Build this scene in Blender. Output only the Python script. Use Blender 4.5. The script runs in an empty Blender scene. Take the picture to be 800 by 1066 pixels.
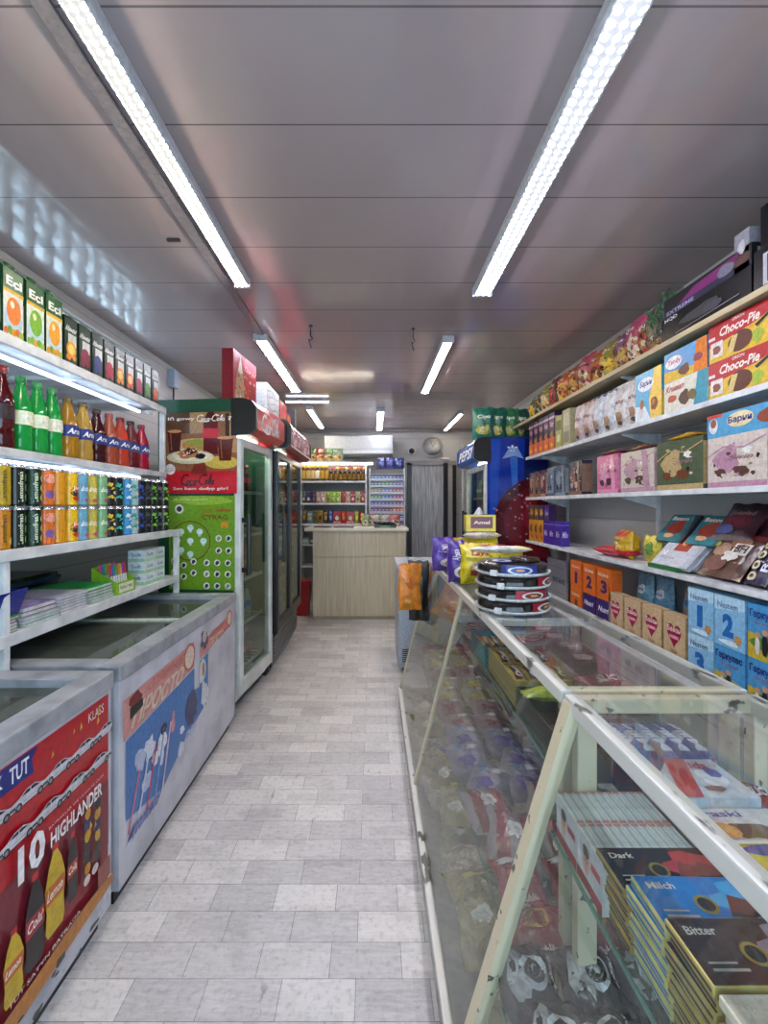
import bpy, bmesh, math, random
from mathutils import Vector, Matrix
R = math.radians
random.seed(7)
sc = bpy.context.scene
COL = sc.collection
# ---------------- camera ----------------
cam_d = bpy.data.cameras.new('camera'); cam = bpy.data.objects.new('camera', cam_d); COL.objects.link(cam)
cam.location = (0, 0, 1.35); cam.rotation_euler = (R(90), 0, 0)
cam_d.sensor_fit = 'VERTICAL'; cam_d.sensor_height = 36; cam_d.lens = 36*460/1066
cam_d.shift_x = 11/1066; cam_d.shift_y = -7/1066
cam_d.clip_start = .02
sc.camera = cam
# ---------------- world: overcast daylight outside the windows ----------------
w = bpy.data.worlds.new('daylight'); sc.world = w; w.use_nodes = True
bg = w.node_tree.nodes['Background']
bg.inputs[0].default_value = (.66, .80, 1.0, 1); bg.inputs[1].default_value = 4.3
vs = sc.view_settings
vs.view_transform = 'Standard'; vs.look = 'None'; vs.gamma = 1; vs.use_curve_mapping = False
vs.exposure = 0.88
LED = 30.0          # strength of the ceiling tubes
sc.cycles.max_bounces = 12; sc.cycles.transparent_max_bounces = 24
sc.cycles.diffuse_bounces = 4; sc.cycles.glossy_bounces = 5; sc.cycles.transmission_bounces = 8
sc.cycles.sample_clamp_indirect = 6
sc.cycles.caustics_reflective = False; sc.cycles.caustics_refractive = False

# ---------------- materials ----------------
def lin(h):
    h = h.lstrip('#'); c = [int(h[i:i+2], 16)/255 for i in (0, 2, 4)]
    return tuple(x/12.92 if x <= .04045 else ((x+.055)/1.055)**2.4 for x in c) + (1,)
_m = {}
def C(h, r=.45, metal=0, alpha=None, trans=0, coat=0):
    k = (h, r, metal, trans, coat)
    if k in _m: return _m[k]
    m = bpy.data.materials.new('paint_' + h.lstrip('#')); m.use_nodes = True
    nt = m.node_tree; b = nt.nodes['Principled BSDF']
    b.inputs['Base Color'].default_value = lin(h); b.inputs['Roughness'].default_value = r
    b.inputs['Metallic'].default_value = metal; b.inputs['Transmission Weight'].default_value = trans
    b.inputs['Coat Weight'].default_value = coat
    if metal < .5 and trans < .1:      # printing and surface mottle
        N = nt.nodes; L = nt.links; tc = N.new('ShaderNodeTexCoord'); n = N.new('ShaderNodeTexNoise'); n.inputs['Scale'].default_value = 55; n.inputs['Detail'].default_value = 5; n.inputs['Roughness'].default_value = .65
        rp = N.new('ShaderNodeValToRGB'); c = lin(h); rp.color_ramp.elements[0].position = .32; rp.color_ramp.elements[1].position = .62
        rp.color_ramp.elements[0].color = tuple(x*.74 for x in c[:3])+(1,); rp.color_ramp.elements[1].color = tuple(min(1, x*1.06+.003) for x in c[:3])+(1,)
        L.new(tc.outputs['Object'], n.inputs['Vector']); L.new(n.outputs['Fac'], rp.inputs[0]); L.new(rp.outputs[0], b.inputs['Base Color'])
    _m[k] = m; return m
def foil(h, r=.28, scale=28, strength=.35):      # crinkled film
    k = ('foil', h, r, scale, strength)
    if k in _m: return _m[k]
    m = bpy.data.materials.new('film_' + h.lstrip('#')); m.use_nodes = True
    nt = m.node_tree; N = nt.nodes; L = nt.links; b = N['Principled BSDF']
    b.inputs['Roughness'].default_value = r
    b.inputs['Specular IOR Level'].default_value = .7
    rp = N.new('ShaderNodeValToRGB'); c = lin(h); rp.color_ramp.elements[0].position = .35; rp.color_ramp.elements[1].position = .62
    rp.color_ramp.elements[0].color = tuple(x*.6 for x in c[:3])+(1,); rp.color_ramp.elements[1].color = tuple(min(1, x*1.1) for x in c[:3])+(1,)
    tc = N.new('ShaderNodeTexCoord'); n = N.new('ShaderNodeTexNoise'); n.inputs['Scale'].default_value = scale
    n.inputs['Detail'].default_value = 3; n.inputs['Distortion'].default_value = 1.2
    bp = N.new('ShaderNodeBump'); bp.inputs['Strength'].default_value = strength; bp.inputs['Distance'].default_value = .012
    L.new(tc.outputs['Object'], n.inputs['Vector']); L.new(n.outputs['Fac'], bp.inputs['Height']); L.new(bp.outputs[0], b.inputs['Normal']); L.new(n.outputs['Fac'], rp.inputs[0]); L.new(rp.outputs[0], b.inputs['Base Color'])
    _m[k] = m; return m
def mix_noise(name, h1, h2, scale=6, lo=.45, hi=.6, r=.5, detail=6, bump=0, stretch=(1,1,1), metal=0, spec=.5):
    if name in _m: return _m[name]
    m = bpy.data.materials.new(name); m.use_nodes = True
    nt = m.node_tree; N = nt.nodes; L = nt.links; b = N['Principled BSDF']
    b.inputs['Roughness'].default_value = r; b.inputs['Metallic'].default_value = metal
    b.inputs['Specular IOR Level'].default_value = spec
    tc = N.new('ShaderNodeTexCoord'); mp = N.new('ShaderNodeMapping'); mp.inputs['Scale'].default_value = stretch
    n = N.new('ShaderNodeTexNoise'); n.inputs['Scale'].default_value = scale; n.inputs['Detail'].default_value = detail
    rp = N.new('ShaderNodeValToRGB'); rp.color_ramp.elements[0].position = lo; rp.color_ramp.elements[1].position = hi
    rp.color_ramp.elements[0].color = lin(h1); rp.color_ramp.elements[1].color = lin(h2)
    L.new(tc.outputs['Object'], mp.inputs[0]); L.new(mp.outputs[0], n.inputs['Vector']); L.new(n.outputs['Fac'], rp.inputs[0])
    L.new(rp.outputs[0], b.inputs['Base Color'])
    if bump:
        bp = N.new('ShaderNodeBump'); bp.inputs['Strength'].default_value = bump; bp.inputs['Distance'].default_value = .004
        L.new(n.outputs['Fac'], bp.inputs['Height']); L.new(bp.outputs[0], b.inputs['Normal'])
    _m[name] = m; return m
def glassmat(name, tint='#eef6f4', r=.02, ior=1.5, haze=0.0, hz='#c8d2cc', bump=0):
    if name in _m: return _m[name]
    m = bpy.data.materials.new(name); m.use_nodes = True
    nt = m.node_tree; N = nt.nodes; L = nt.links; N.remove(N['Principled BSDF'])
    out = N['Material Output']; tr = N.new('ShaderNodeBsdfTransparent'); tr.inputs[0].default_value = lin(tint)
    gl = N.new('ShaderNodeBsdfGlossy'); gl.inputs['Roughness'].default_value = r
    fr = N.new('ShaderNodeFresnel'); ge = N.new('ShaderNodeNewGeometry'); mr = N.new('ShaderNodeMapRange'); mr.inputs[3].default_value = ior; mr.inputs[4].default_value = 1/ior
    L.new(ge.outputs['Backfacing'], mr.inputs[0]); L.new(mr.outputs[0], fr.inputs[0]); mx = N.new('ShaderNodeMixShader')
    L.new(fr.outputs[0], mx.inputs[0]); L.new(tr.outputs[0], mx.inputs[1]); L.new(gl.outputs[0], mx.inputs[2])
    last = mx
    if haze:      # pale diffuse haze mixed over the pane in patches
        df = N.new('ShaderNodeBsdfDiffuse'); df.inputs[0].default_value = lin(hz)
        n = N.new('ShaderNodeTexNoise'); n.inputs['Scale'].default_value = 5; n.inputs['Detail'].default_value = 5
        tc = N.new('ShaderNodeTexCoord'); L.new(tc.outputs['Object'], n.inputs['Vector'])
        ml = N.new('ShaderNodeMath'); ml.operation = 'MULTIPLY'; ml.inputs[1].default_value = haze*2
        m2 = N.new('ShaderNodeMixShader'); L.new(n.outputs['Fac'], ml.inputs[0]); L.new(ml.outputs[0], m2.inputs[0])
        L.new(mx.outputs[0], m2.inputs[1]); L.new(df.outputs[0], m2.inputs[2]); last = m2
    L.new(last.outputs[0], out.inputs[0])
    _m[name] = m; return m
def emis(name, h, s):
    if name in _m: return _m[name]
    m = bpy.data.materials.new(name); m.use_nodes = True
    nt = m.node_tree; N = nt.nodes; b = N['Principled BSDF']
    b.inputs['Base Color'].default_value = lin(h); b.inputs['Emission Color'].default_value = lin(h); b.inputs['Emission Strength'].default_value = s
    _m[name] = m; return m

# ---------------- mesh builder ----------------
class MB:
    def __init__(s): s.v = []; s.f = []; s.m = []; s.sm = []; s.mats = []; s.T = Matrix.Identity(4)
    def mi(s, mat):
        if mat not in s.mats: s.mats.append(mat)
        return s.mats.index(mat)
    def add(s, vs_, fs_, mat, smooth=False):
        o = len(s.v); T = s.T; s.v += [tuple(T @ Vector(p)) for p in vs_]; k = s.mi(mat)
        for f in fs_: s.f.append([i+o for i in f]); s.m.append(k); s.sm.append(smooth)
        return s
    def box(s, x0, x1, y0, y1, z0, z1, mat, bev=0):
        if bev:
            bm = bmesh.new(); bmesh.ops.create_cube(bm, size=1)
            for v in bm.verts: v.co = Vector(((x0+x1)/2+v.co.x*(x1-x0), (y0+y1)/2+v.co.y*(y1-y0), (z0+z1)/2+v.co.z*(z1-z0)))
            bmesh.ops.bevel(bm, geom=bm.edges[:], offset=bev, segments=2, affect='EDGES', profile=.6)
            bm.verts.ensure_lookup_table()
            s.add([v.co[:] for v in bm.verts], [[v.index for v in f.verts] for f in bm.faces], mat); bm.free(); return s
        v = [(x, y, z) for x in (x0, x1) for y in (y0, y1) for z in (z0, z1)]
        return s.add(v, [(0,1,3,2),(4,6,7,5),(0,4,5,1),(2,3,7,6),(0,2,6,4),(1,5,7,3)], mat)
    def lathe(s, prof, mat, n=20, c=(0,0,0), smooth=True, sx=1, sy=1):
        v = []; f = []
        for (r, z) in prof:
            for i in range(n):
                a = 2*math.pi*i/n; v.append((c[0]+r*math.cos(a)*sx, c[1]+r*math.sin(a)*sy, c[2]+z))
        for k in range(len(prof)-1):
            for i in range(n):
                j = (i+1) % n; f.append((k*n+i, k*n+j, (k+1)*n+j, (k+1)*n+i))
        s.add(v, f, mat, smooth)
        if prof[0][0] > 1e-5: s.add(v[:n], [list(range(n))[::-1]], mat)
        if prof[-1][0] > 1e-5: s.add(v[-n:], [list(range(n))], mat)
        return s
    def bar(s, p, q, w, t, mat, up=(0,1,0)):
        p = Vector(p); q = Vector(q); d = (q-p).normalized(); u = Vector(up); a = d.cross(u).normalized()*w/2; b = a.cross(d).normalized()*t/2
        v = [x+i*a+j*b for x in (p, q) for (i, j) in ((-1,-1),(1,-1),(1,1),(-1,1))]
        return s.add(v, [(3,2,1,0),(4,5,6,7),(0,1,5,4),(1,2,6,5),(2,3,7,6),(3,0,4,7)], mat)
    def tube(s, pts, r, mat, n=8):
        pts = [Vector(p) for p in pts]; v = []; f = []
        for i, p in enumerate(pts):
            d = (pts[min(i+1, len(pts)-1)]-pts[max(i-1, 0)]).normalized()
            a = d.cross(Vector((0, 0, 1)) if abs(d.z) < .9 else Vector((1, 0, 0))).normalized(); b = d.cross(a)
            for k in range(n):
                t = 2*math.pi*k/n; v.append(p+(a*math.cos(t)+b*math.sin(t))*r)
        for i in range(len(pts)-1):
            for k in range(n):
                j = (k+1) % n; f.append((i*n+k, i*n+j, (i+1)*n+j, (i+1)*n+k))
        s.add(v, f, mat, True); L = (len(pts)-1)*n
        s.add(v[:n], [list(range(n))], mat); s.add(v[L:], [list(range(n))[::-1]], mat); return s
    def prism(s, poly, axis, a0, a1, mat):      # polygon in the plane normal to axis
        def mk(p, a): return (a, p[0], p[1]) if axis == 0 else ((p[0], a, p[1]) if axis == 1 else (p[0], p[1], a))
        n = len(poly); v = [mk(p, a0) for p in poly]+[mk(p, a1) for p in poly]
        return s.add(v, [list(range(n))[::-1], list(range(n, 2*n))]+[(i, (i+1) % n, n+(i+1) % n, n+i) for i in range(n)], mat)
    def mesh(s, name='mesh'):
        me = bpy.data.meshes.new(name); me.from_pydata(s.v, [], s.f)
        for m in s.mats: me.materials.append(m)
        me.polygons.foreach_set('material_index', s.m); me.polygons.foreach_set('use_smooth', s.sm); me.update()
        return me
    def build(s, name, parent=None, loc=(0,0,0), rot=(0,0,0)):
        return put(s.mesh(name), name, parent=parent, loc=loc, rot=rot)
def put(me, name, label=None, cat=None, loc=(0,0,0), rz=None, group=None, parent=None, rot=(0,0,0), kind=None):
    o = bpy.data.objects.new(name, me); COL.objects.link(o); o.location = loc
    o.rotation_euler = rot if rz is None else (0, 0, rz)
    if parent: o.parent = parent
    return tag(o, label, cat, group, kind)
def tag(o, label=None, cat=None, group=None, kind=None):
    if label: o['label'] = label
    if cat: o['category'] = cat
    if group: o['group'] = group
    if kind: o['kind'] = kind
    return o
def thing(name, label, cat, loc=(0,0,0), rz=0, group=None, rot=None):
    o = bpy.data.objects.new(name, None); COL.objects.link(o); o.location = loc; o.rotation_euler = rot or (0, 0, rz); o.empty_display_size = .05
    return tag(o, label, cat, group)
def dup(root, label, loc, rz=0, group=None, rot=None):
    r = root.copy(); COL.objects.link(r); r.location = loc; r.rotation_euler = rot or (0, 0, rz); r['label'] = label
    if group: r['group'] = group
    for ch in list(root.children):
        c = ch.copy(); COL.objects.link(c); c.parent = r
        for g in ch.children:
            d = g.copy(); COL.objects.link(d); d.parent = c
    return r
ORD = ['first','second','third','fourth','fifth','sixth','seventh','eighth','ninth','tenth','eleventh','twelfth','thirteenth','fourteenth','fifteenth','sixteenth','seventeenth','eighteenth','nineteenth','twentieth','twenty-first','twenty-second','twenty-third','twenty-fourth','twenty-fifth','twenty-sixth','twenty-seventh','twenty-eighth']

# ---------------- printing on surfaces ----------------
_t = {}
def glyphs(txt, bold):
    k = (txt, bold)
    if k not in _t:
        cu = bpy.data.curves.new('t', 'FONT'); cu.body = txt; cu.resolution_u = 2; cu.offset = bold
        ob = bpy.data.objects.new('t', cu); COL.objects.link(ob)
        dg = bpy.context.evaluated_depsgraph_get(); me = bpy.data.meshes.new_from_object(ob.evaluated_get(dg))
        vs_ = [v.co.xy[:] for v in me.vertices]; fs_ = [list(p.vertices) for p in me.polygons]
        bpy.data.objects.remove(ob); bpy.data.meshes.remove(me); bpy.data.curves.remove(cu)
        xs = [v[0] for v in vs_] or [0, 1]; ys = [v[1] for v in vs_] or [0, 1]; x0, x1, y0, y1 = min(xs), max(xs), min(ys), max(ys)
        _t[k] = ([((x-x0)/max(x1-x0, 1e-6), (y-y0)/max(y1-y0, 1e-6)) for x, y in vs_], fs_)
    return _t[k]
def arc(cx, cy, rx, ry, a0, a1, n=12): return [(cx+rx*math.cos(R(a0+(a1-a0)*i/n)), cy+ry*math.sin(R(a0+(a1-a0)*i/n))) for i in range(n+1)]
def coca():
    s = []
    def bigc(x): s.append(arc(x, .5, .34, .5, 60, 300, 14)); s.append(arc(x+.2, .82, .12, .1, 0, 200, 6))
    def o(x): s.append(arc(x, .22, .12, .2, 0, 360, 10))
    bigc(.35); o(.75); s.append(arc(1.1, .22, .12, .2, 50, 310, 8)); o(1.42); s.append([(1.54, .42), (1.55, .05), (1.66, .02)])
    s.append([(1.68, .3), (1.85, .33)]); bigc(2.2); o(2.6); s.append(arc(2.92, .55, .07, .42, -100, 170, 10)+[(2.86, .1), (2.98, .02)])
    o(3.2); s.append([(3.32, .42), (3.34, .05), (3.45, .04)])
    s.append([(.5, -.02), (1.0, -.12), (1.6, -.05)])
    return s
class Pr:
    def __init__(s, mb, f, w, h, eps=.0006, cl=True): s.mb = mb; s.f = (lambda u, v, d: f(min(max(u, 0), 1), min(max(v, 0), 1), d)) if cl else f; s.w = w; s.h = h; s.e = eps; s.k = 0
    def nx(s): s.k += 1; return s.e*min(s.k, 4)+(.00004 if s.e < .001 else .00012)*s.k
    def rect(s, u0, v0, u1, v1, mat, nu=1, nv=1):
        d = s.nx(); P = [s.f(u0+(u1-u0)*i/nu, v0+(v1-v0)*j/nv, d) for j in range(nv+1) for i in range(nu+1)]
        s.mb.add(P, [(j*(nu+1)+i, j*(nu+1)+i+1, (j+1)*(nu+1)+i+1, (j+1)*(nu+1)+i) for j in range(nv) for i in range(nu)], mat); return s
    def poly(s, pts, mat):
        d = s.nx(); s.mb.add([s.f(u, v, d) for u, v in pts], [list(range(len(pts)))], mat); return s
    def blob(s, cu, cv, ru, rv, mat, seed=None, rough=.28, n=14):
        rg = random.Random(seed); d = s.nx(); ks = [1]*n if seed is None else [1-rough*rg.random() for _ in range(n)]
        P = [s.f(cu, cv, d)]
        for q in (.5, 1):
            P += [s.f(cu+ru*q*ks[i]*math.cos(2*math.pi*i/n), cv+rv*q*ks[i]*math.sin(2*math.pi*i/n), d) for i in range(n)]
        s.mb.add(P, [(0, 1+i, 1+(i+1) % n) for i in range(n)]+[(1+i, 1+n+i, 1+n+(i+1) % n, 1+(i+1) % n) for i in range(n)], mat); return s
    def ell(s, cu, cv, ru, rv, mat, n=16): return s.blob(cu, cv, ru, rv, mat, None, 0, n)
    def circ(s, cu, cv, r, mat, n=16): return s.blob(cu, cv, r/s.w, r/s.h, mat, None, 0, n)
    def ring(s, cu, cv, ru, rv, t, mat, n=24):
        d = s.nx(); P = []
        for q in (1-t, 1): P += [s.f(cu+ru*q*math.cos(2*math.pi*i/n), cv+rv*q*math.sin(2*math.pi*i/n), d) for i in range(n)]
        s.mb.add(P, [(i, n+i, n+(i+1) % n, (i+1) % n) for i in range(n)], mat); return s
    def text(s, txt, u0, v0, u1, v1, mat, bold=.02, shear=0, vert=0):
        V, F = glyphs(txt, bold); d = s.nx(); P = []
        if txt in ('1', 'I'): u0, u1 = u0+(u1-u0)*.25, u1-(u1-u0)*.2
        for x, y in V:
            if vert: a, b = (1-y, x) if vert > 0 else (y, 1-x)
            else: a, b = x+shear*(y-.5), y
            P.append(s.f(u0+(u1-u0)*a, v0+(v1-v0)*b, d))
        s.mb.add(P, F, mat); return s
    def stroke(s, pts, t, mat):       # t in metres, pts in fractions
        d = s.nx(); q = [Vector((u*s.w, v*s.h)) for u, v in pts]; P = []
        for i, p in enumerate(q):
            g = q[min(i+1, len(q)-1)]-q[max(i-1, 0)]; g = Vector((-g.y, g.x)).normalized()*t/2
            for a in (p+g, p-g): P.append(s.f(a.x/s.w, a.y/s.h, d))
        s.mb.add(P, [(2*i, 2*i+1, 2*i+3, 2*i+2) for i in range(len(q)-1)], mat); return s
    def script(s, u0, v0, u1, v1, mat, t=None):
        t = t or (v1-v0)*s.h*.13
        for st in coca():
            s.stroke([(u0+(u1-u0)*(x+.28*y)/3.7, v0+(v1-v0)*y) for x, y in st], t, mat); s.k -= 1
        s.k += 1; return s
def flat(o, U, V):
    o = Vector(o); U = Vector(U); V = Vector(V); N = U.cross(V).normalized()
    return lambda u, v, d: o+U*u+V*v+N*d
FOOD = ['#6b3a1e', '#8a4b22', '#c98a3c', '#e2b35a', '#4a2412', '#d8c49a']
def design(pr, seed, title=None, tc='#ffffff', acc='#e0b030', band=None, food=FOOD, tv=(.62, .86), nfood=6, shear=.04, fz=(.05, .5), tu=(.1, .9)):
    rg = random.Random(seed)
    if acc: pr.blob(.5, (fz[0]+fz[1])/2, .52*.9, (fz[1]-fz[0])*.75, C(acc), seed, .3, 18)
    for i in range(nfood):
        pr.blob(rg.uniform(.2, .8), rg.uniform(*fz), rg.uniform(.07, .17), rg.uniform(.05, .12), C(rg.choice(food)), seed+i, .35, 9)
    for i in range(9): pr.blob(rg.uniform(.08, .92), rg.uniform(.05, .95), rg.uniform(.02, .06), rg.uniform(.015, .04), C(rg.choice(food+['#e8e0d0', '#b02a2a', '#2a2a30'])), seed+i, .5, 7)
    if band: pr.rect(0, tv[0]-.05, 1, tv[1]+.05, C(band))
    if title: pr.text(title, tu[0], tv[0], tu[1], tv[1], C(tc), .02, shear)
def boxpack(w, d, h, base, front=None, side=None, top=None, key=None, r=.35):
    k = ('bp', key) if key else None
    if k and k in _m: return _m[k]
    mb = MB(); m = C(base, r) if isinstance(base, str) else base
    mb.box(-w/2, w/2, 0, d, 0, h, m)
    if front: front(Pr(mb, flat((-w/2, 0, 0), (w, 0, 0), (0, 0, h)), w, h))
    if side:
        side(Pr(mb, flat((w/2, 0, 0), (0, d, 0), (0, 0, h)), d, h))
        side(Pr(mb, flat((-w/2, d, 0), (0, -d, 0), (0, 0, h)), d, h))
    if top: top(Pr(mb, flat((-w/2, 0, h), (w, 0, 0), (0, d, 0)), w, d))
    # closing flap
    mb.box(-w*.49, w*.49, d*.02, d*.98, h, h+.0008, m) if not top else None
    me = mb.mesh(key or 'pack')
    if k: _m[k] = me
    return me
def bag(w, h, t, base, front=None, seed=0, key=None, crimp=.05, wr=.12, pinch=.05, gather=0):
    """pillow bag standing upright, front to -Y, foot at z=0"""
    k = ('bag', key) if key else None
    if k and k in _m: return _m[k]
    rg = random.Random(seed); ph = [rg.uniform(0, 6) for _ in range(6)]
    def f(u, v, d, sgn=-1):
        uu = min(max(u, 0), 1); vv = min(max(v, 0), 1)
        q = max(0, 1-abs(2*uu-1)**2.6)**.6; e = min(vv, 1-vv)/1.0
        p = 0 if e <= crimp else (min(1, (e-crimp)/.28))**.55
        wv = 1+wr*(math.sin(uu*17+ph[0]+3*vv)*.5+math.sin(vv*21+ph[1]+2.5*uu)*.5+math.sin((uu+vv)*31+ph[2])*.4)
        T = t/2*q*p*wv
        nar = 1-pinch*(1-abs(2*vv-1)**2)*.8 - gather*max(0, (vv-.62)/.38)**.8
        x = (u-.5)*w*nar + .006*math.sin(vv*9+ph[3])*wr*4*(abs(2*uu-1))
        z = v*h + (.004*math.sin(uu*14+ph[4]) if (e < .1) else 0)
        z = max(z, 0)
        return Vector((x, sgn*(T+d), z))
    m = foil(base) if isinstance(base, str) else base
    mb = MB(); nu, nv = 16, 20
    for sgn in (-1, 1):
        P = [f(i/nu, j/nv, .0004, sgn) for j in range(nv+1) for i in range(nu+1)]
        F = [(j*(nu+1)+i, j*(nu+1)+i+1, (j+1)*(nu+1)+i+1, (j+1)*(nu+1)+i) for j in range(nv) for i in range(nu)]
        if sgn > 0: F = [a[::-1] for a in F]
        mb.add(P, F, m, True)
    if front: front(Pr(mb, f, w, h, .0018))
    me = mb.mesh(key or 'bag')
    if k: _m[k] = me
    return me
# ---------------- the room ----------------
XL, XR, YF, YB, H = -1.75, 1.70, -.9, 7.0, 2.55
def panelmat(name, h, axis, pitch, seam='#555055', r=.2, off=0, wav=.02, dist=.01, var=.0, spec=.5, wsc=(2.2, .5, 2.2)):
    m = bpy.data.materials.new(name); m.use_nodes = True; nt = m.node_tree; N = nt.nodes; L = nt.links; b = N['Principled BSDF']
    b.inputs['Roughness'].default_value = r; b.inputs['Specular IOR Level'].default_value = spec
    tc = N.new('ShaderNodeTexCoord'); sp = N.new('ShaderNodeSeparateXYZ'); L.new(tc.outputs['Object'], sp.inputs[0])
    def mt(op, a, v, v2=None):
        n = N.new('ShaderNodeMath'); n.operation = op
        for i, q in enumerate((a, v)):
            if isinstance(q, (int, float)): n.inputs[i].default_value = q
            else: L.new(q, n.inputs[i])
        return n.outputs[0]
    x = mt('ADD', sp.outputs[axis], 100-off); x = mt('DIVIDE', x, pitch); fr = mt('FRACT', x, 0); seamv = mt('LESS_THAN', fr, .006/pitch)
    n = N.new('ShaderNodeTexNoise'); n.inputs['Scale'].default_value = 1.6; n.inputs['Detail'].default_value = 4; L.new(tc.outputs['Object'], n.inputs['Vector'])
    rp = N.new('ShaderNodeValToRGB'); c = lin(h); rp.color_ramp.elements[0].color = tuple(q*(1-var) for q in c[:3])+(1,); rp.color_ramp.elements[1].color = c
    rp.color_ramp.elements[0].position = .35; rp.color_ramp.elements[1].position = .65
    L.new(n.outputs['Fac'], rp.inputs[0])
    mx = N.new('ShaderNodeMix'); mx.data_type = 'RGBA'; L.new(seamv, mx.inputs[0]); L.new(rp.outputs[0], mx.inputs[6]); mx.inputs[7].default_value = lin(seam)
    L.new(mx.outputs[2], b.inputs['Base Color'])
    mp = N.new('ShaderNodeMapping'); mp.inputs['Scale'].default_value = wsc; n2 = N.new('ShaderNodeTexNoise'); n2.inputs['Scale'].default_value = 5; n2.inputs['Detail'].default_value = 1.5
    L.new(tc.outputs['Object'], mp.inputs[0]); L.new(mp.outputs[0], n2.inputs['Vector'])
    bp = N.new('ShaderNodeBump'); bp.inputs['Strength'].default_value = 1; bp.inputs['Distance'].default_value = dist; L.new(n2.outputs['Fac'], bp.inputs['Height']); L.new(bp.outputs[0], b.inputs['Normal'])
    return m
M_ceil = panelmat('ceiling_pvc', '#a79899', 1, .33, '#6c6466', .13, 1.07, var=.05, dist=.0035, spec=.75)
M_wall = panelmat('wall_pvc', '#b9b8b6', 2, .25, '#8b8a8a', .35, 0, var=.12, dist=.002)
M_back = panelmat('wall_back_pvc', '#a5a4a2', 2, .4, '#77767a', .4, 0, var=.12, dist=.002)
def floormat():
    m = bpy.data.materials.new('floor_vinyl'); m.use_nodes = True; nt = m.node_tree; N = nt.nodes; L = nt.links; b = N['Principled BSDF']
    tc = N.new('ShaderNodeTexCoord')
    def brick(c1, c2, w, h, off, mort, loc):
        mp = N.new('ShaderNodeMapping'); mp.inputs['Location'].default_value = loc
        br = N.new('ShaderNodeTexBrick'); br.offset = off; br.inputs['Scale'].default_value = 1; br.inputs['Brick Width'].default_value = w; br.inputs['Row Height'].default_value = h
        br.inputs['Mortar Size'].default_value = mort; br.inputs['Mortar Smooth'].default_value = 0; br.inputs['Color1'].default_value = lin(c1); br.inputs['Color2'].default_value = lin(c2); br.inputs['Mortar'].default_value = lin('#77737a')
        L.new(tc.outputs['Object'], mp.inputs[0]); L.new(mp.outputs[0], br.inputs['Vector']); return br
    A = brick('#b2aeae', '#d6d1cd', .21, .105, .37, .001, (.05, 0, 0)); B = brick('#96929a', '#ffffff', .19, .0525, .31, 0, (.21, .03, 0))
    A.inputs['Bias'].default_value = .1; B.inputs['Bias'].default_value = .55
    mx = N.new('ShaderNodeMix'); mx.data_type = 'RGBA'; mx.blend_type = 'MULTIPLY'; mx.inputs[0].default_value = .5; L.new(A.outputs[0], mx.inputs[6]); L.new(B.outputs[0], mx.inputs[7])
    last = mx.outputs[2]
    # grain, scuffs and worn dark track
    for sc_, lo, hi, col, fac, st in ((55, .50, .72, '#7e7a80', .5, (1, 1, 1)), (3.2, .52, .75, '#8f8b8c', .55, (1, .6, 1)), (14, .64, .70, '#4f4c50', .55, (1, .5, 1)), (30, .42, .75, '#ffffff', .25, (.6, 3, 1))):
        mp = N.new('ShaderNodeMapping'); mp.inputs['Scale'].default_value = st; n = N.new('ShaderNodeTexNoise'); n.inputs['Scale'].default_value = sc_; n.inputs['Detail'].default_value = 6; n.inputs['Roughness'].default_value = .65
        L.new(tc.outputs['Object'], mp.inputs[0]); L.new(mp.outputs[0], n.inputs['Vector'])
        rp = N.new('ShaderNodeMapRange'); rp.inputs[1].default_value = lo; rp.inputs[2].default_value = hi; rp.inputs[4].default_value = fac; L.new(n.outputs['Fac'], rp.inputs[0])
        m2 = N.new('ShaderNodeMix'); m2.data_type = 'RGBA'; m2.inputs[7].default_value = lin(col); L.new(rp.outputs[0], m2.inputs[0]); L.new(last, m2.inputs[6]); last = m2.outputs[2]
    L.new(last, b.inputs['Base Color']); b.inputs['Roughness'].default_value = .42; b.inputs['Specular IOR Level'].default_value = .4
    return m
def struct(mb, name, parent=None): 
    o = mb.build(name, parent)
    if not parent: o['kind'] = 'structure'
    return o
struct(MB().box(XL-.1, XR+.1, YF-.1, YB+.1, -.1, 0, floormat()), 'floor')
struct(MB().box(XL-.1, XR+.1, YF-.1, YB+.1, H, H+.1, M_ceil), 'ceiling')
struct(MB().box(XR, XR+.1, YF, YB, 0, H, M_wall), 'wall_right')
WY0, WY1, WZ0, WZ1 = 2.0, 3.5, 2.06, 2.46
mb = MB()
mb.box(XL-.1, XL, YF, WY0, 0, H, M_wall).box(XL-.1, XL, WY1, YB, 0, H, M_wall).box(XL-.1, XL, WY0, WY1, 0, WZ0, M_wall).box(XL-.1, XL, WY0, WY1, WZ1, H, M_wall)
struct(mb, 'wall_left')
M_frame = mix_noise('white_frame', '#b8b8b4', '#e4e4e0', 9, .3, .6, .4)
GL = glassmat('pane_glass', '#eef6f6')
wn = MB()
for k in range(11): y = WY0+.14*k+.03; wn.box(XL-.07, XL-.03, y-.012, y+.012, WZ0, WZ1, M_frame)
for k in range(4): z = WZ0+.01+k*(WZ1-WZ0-.02)/3; wn.box(XL-.07, XL-.03, WY0, WY1, z-.01, z+.01, M_frame)
wo = struct(wn, 'window_1'); struct(MB().box(XL-.055, XL-.05, WY0, WY1, WZ0, WZ1, GL), 'window_pane', wo)
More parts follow.
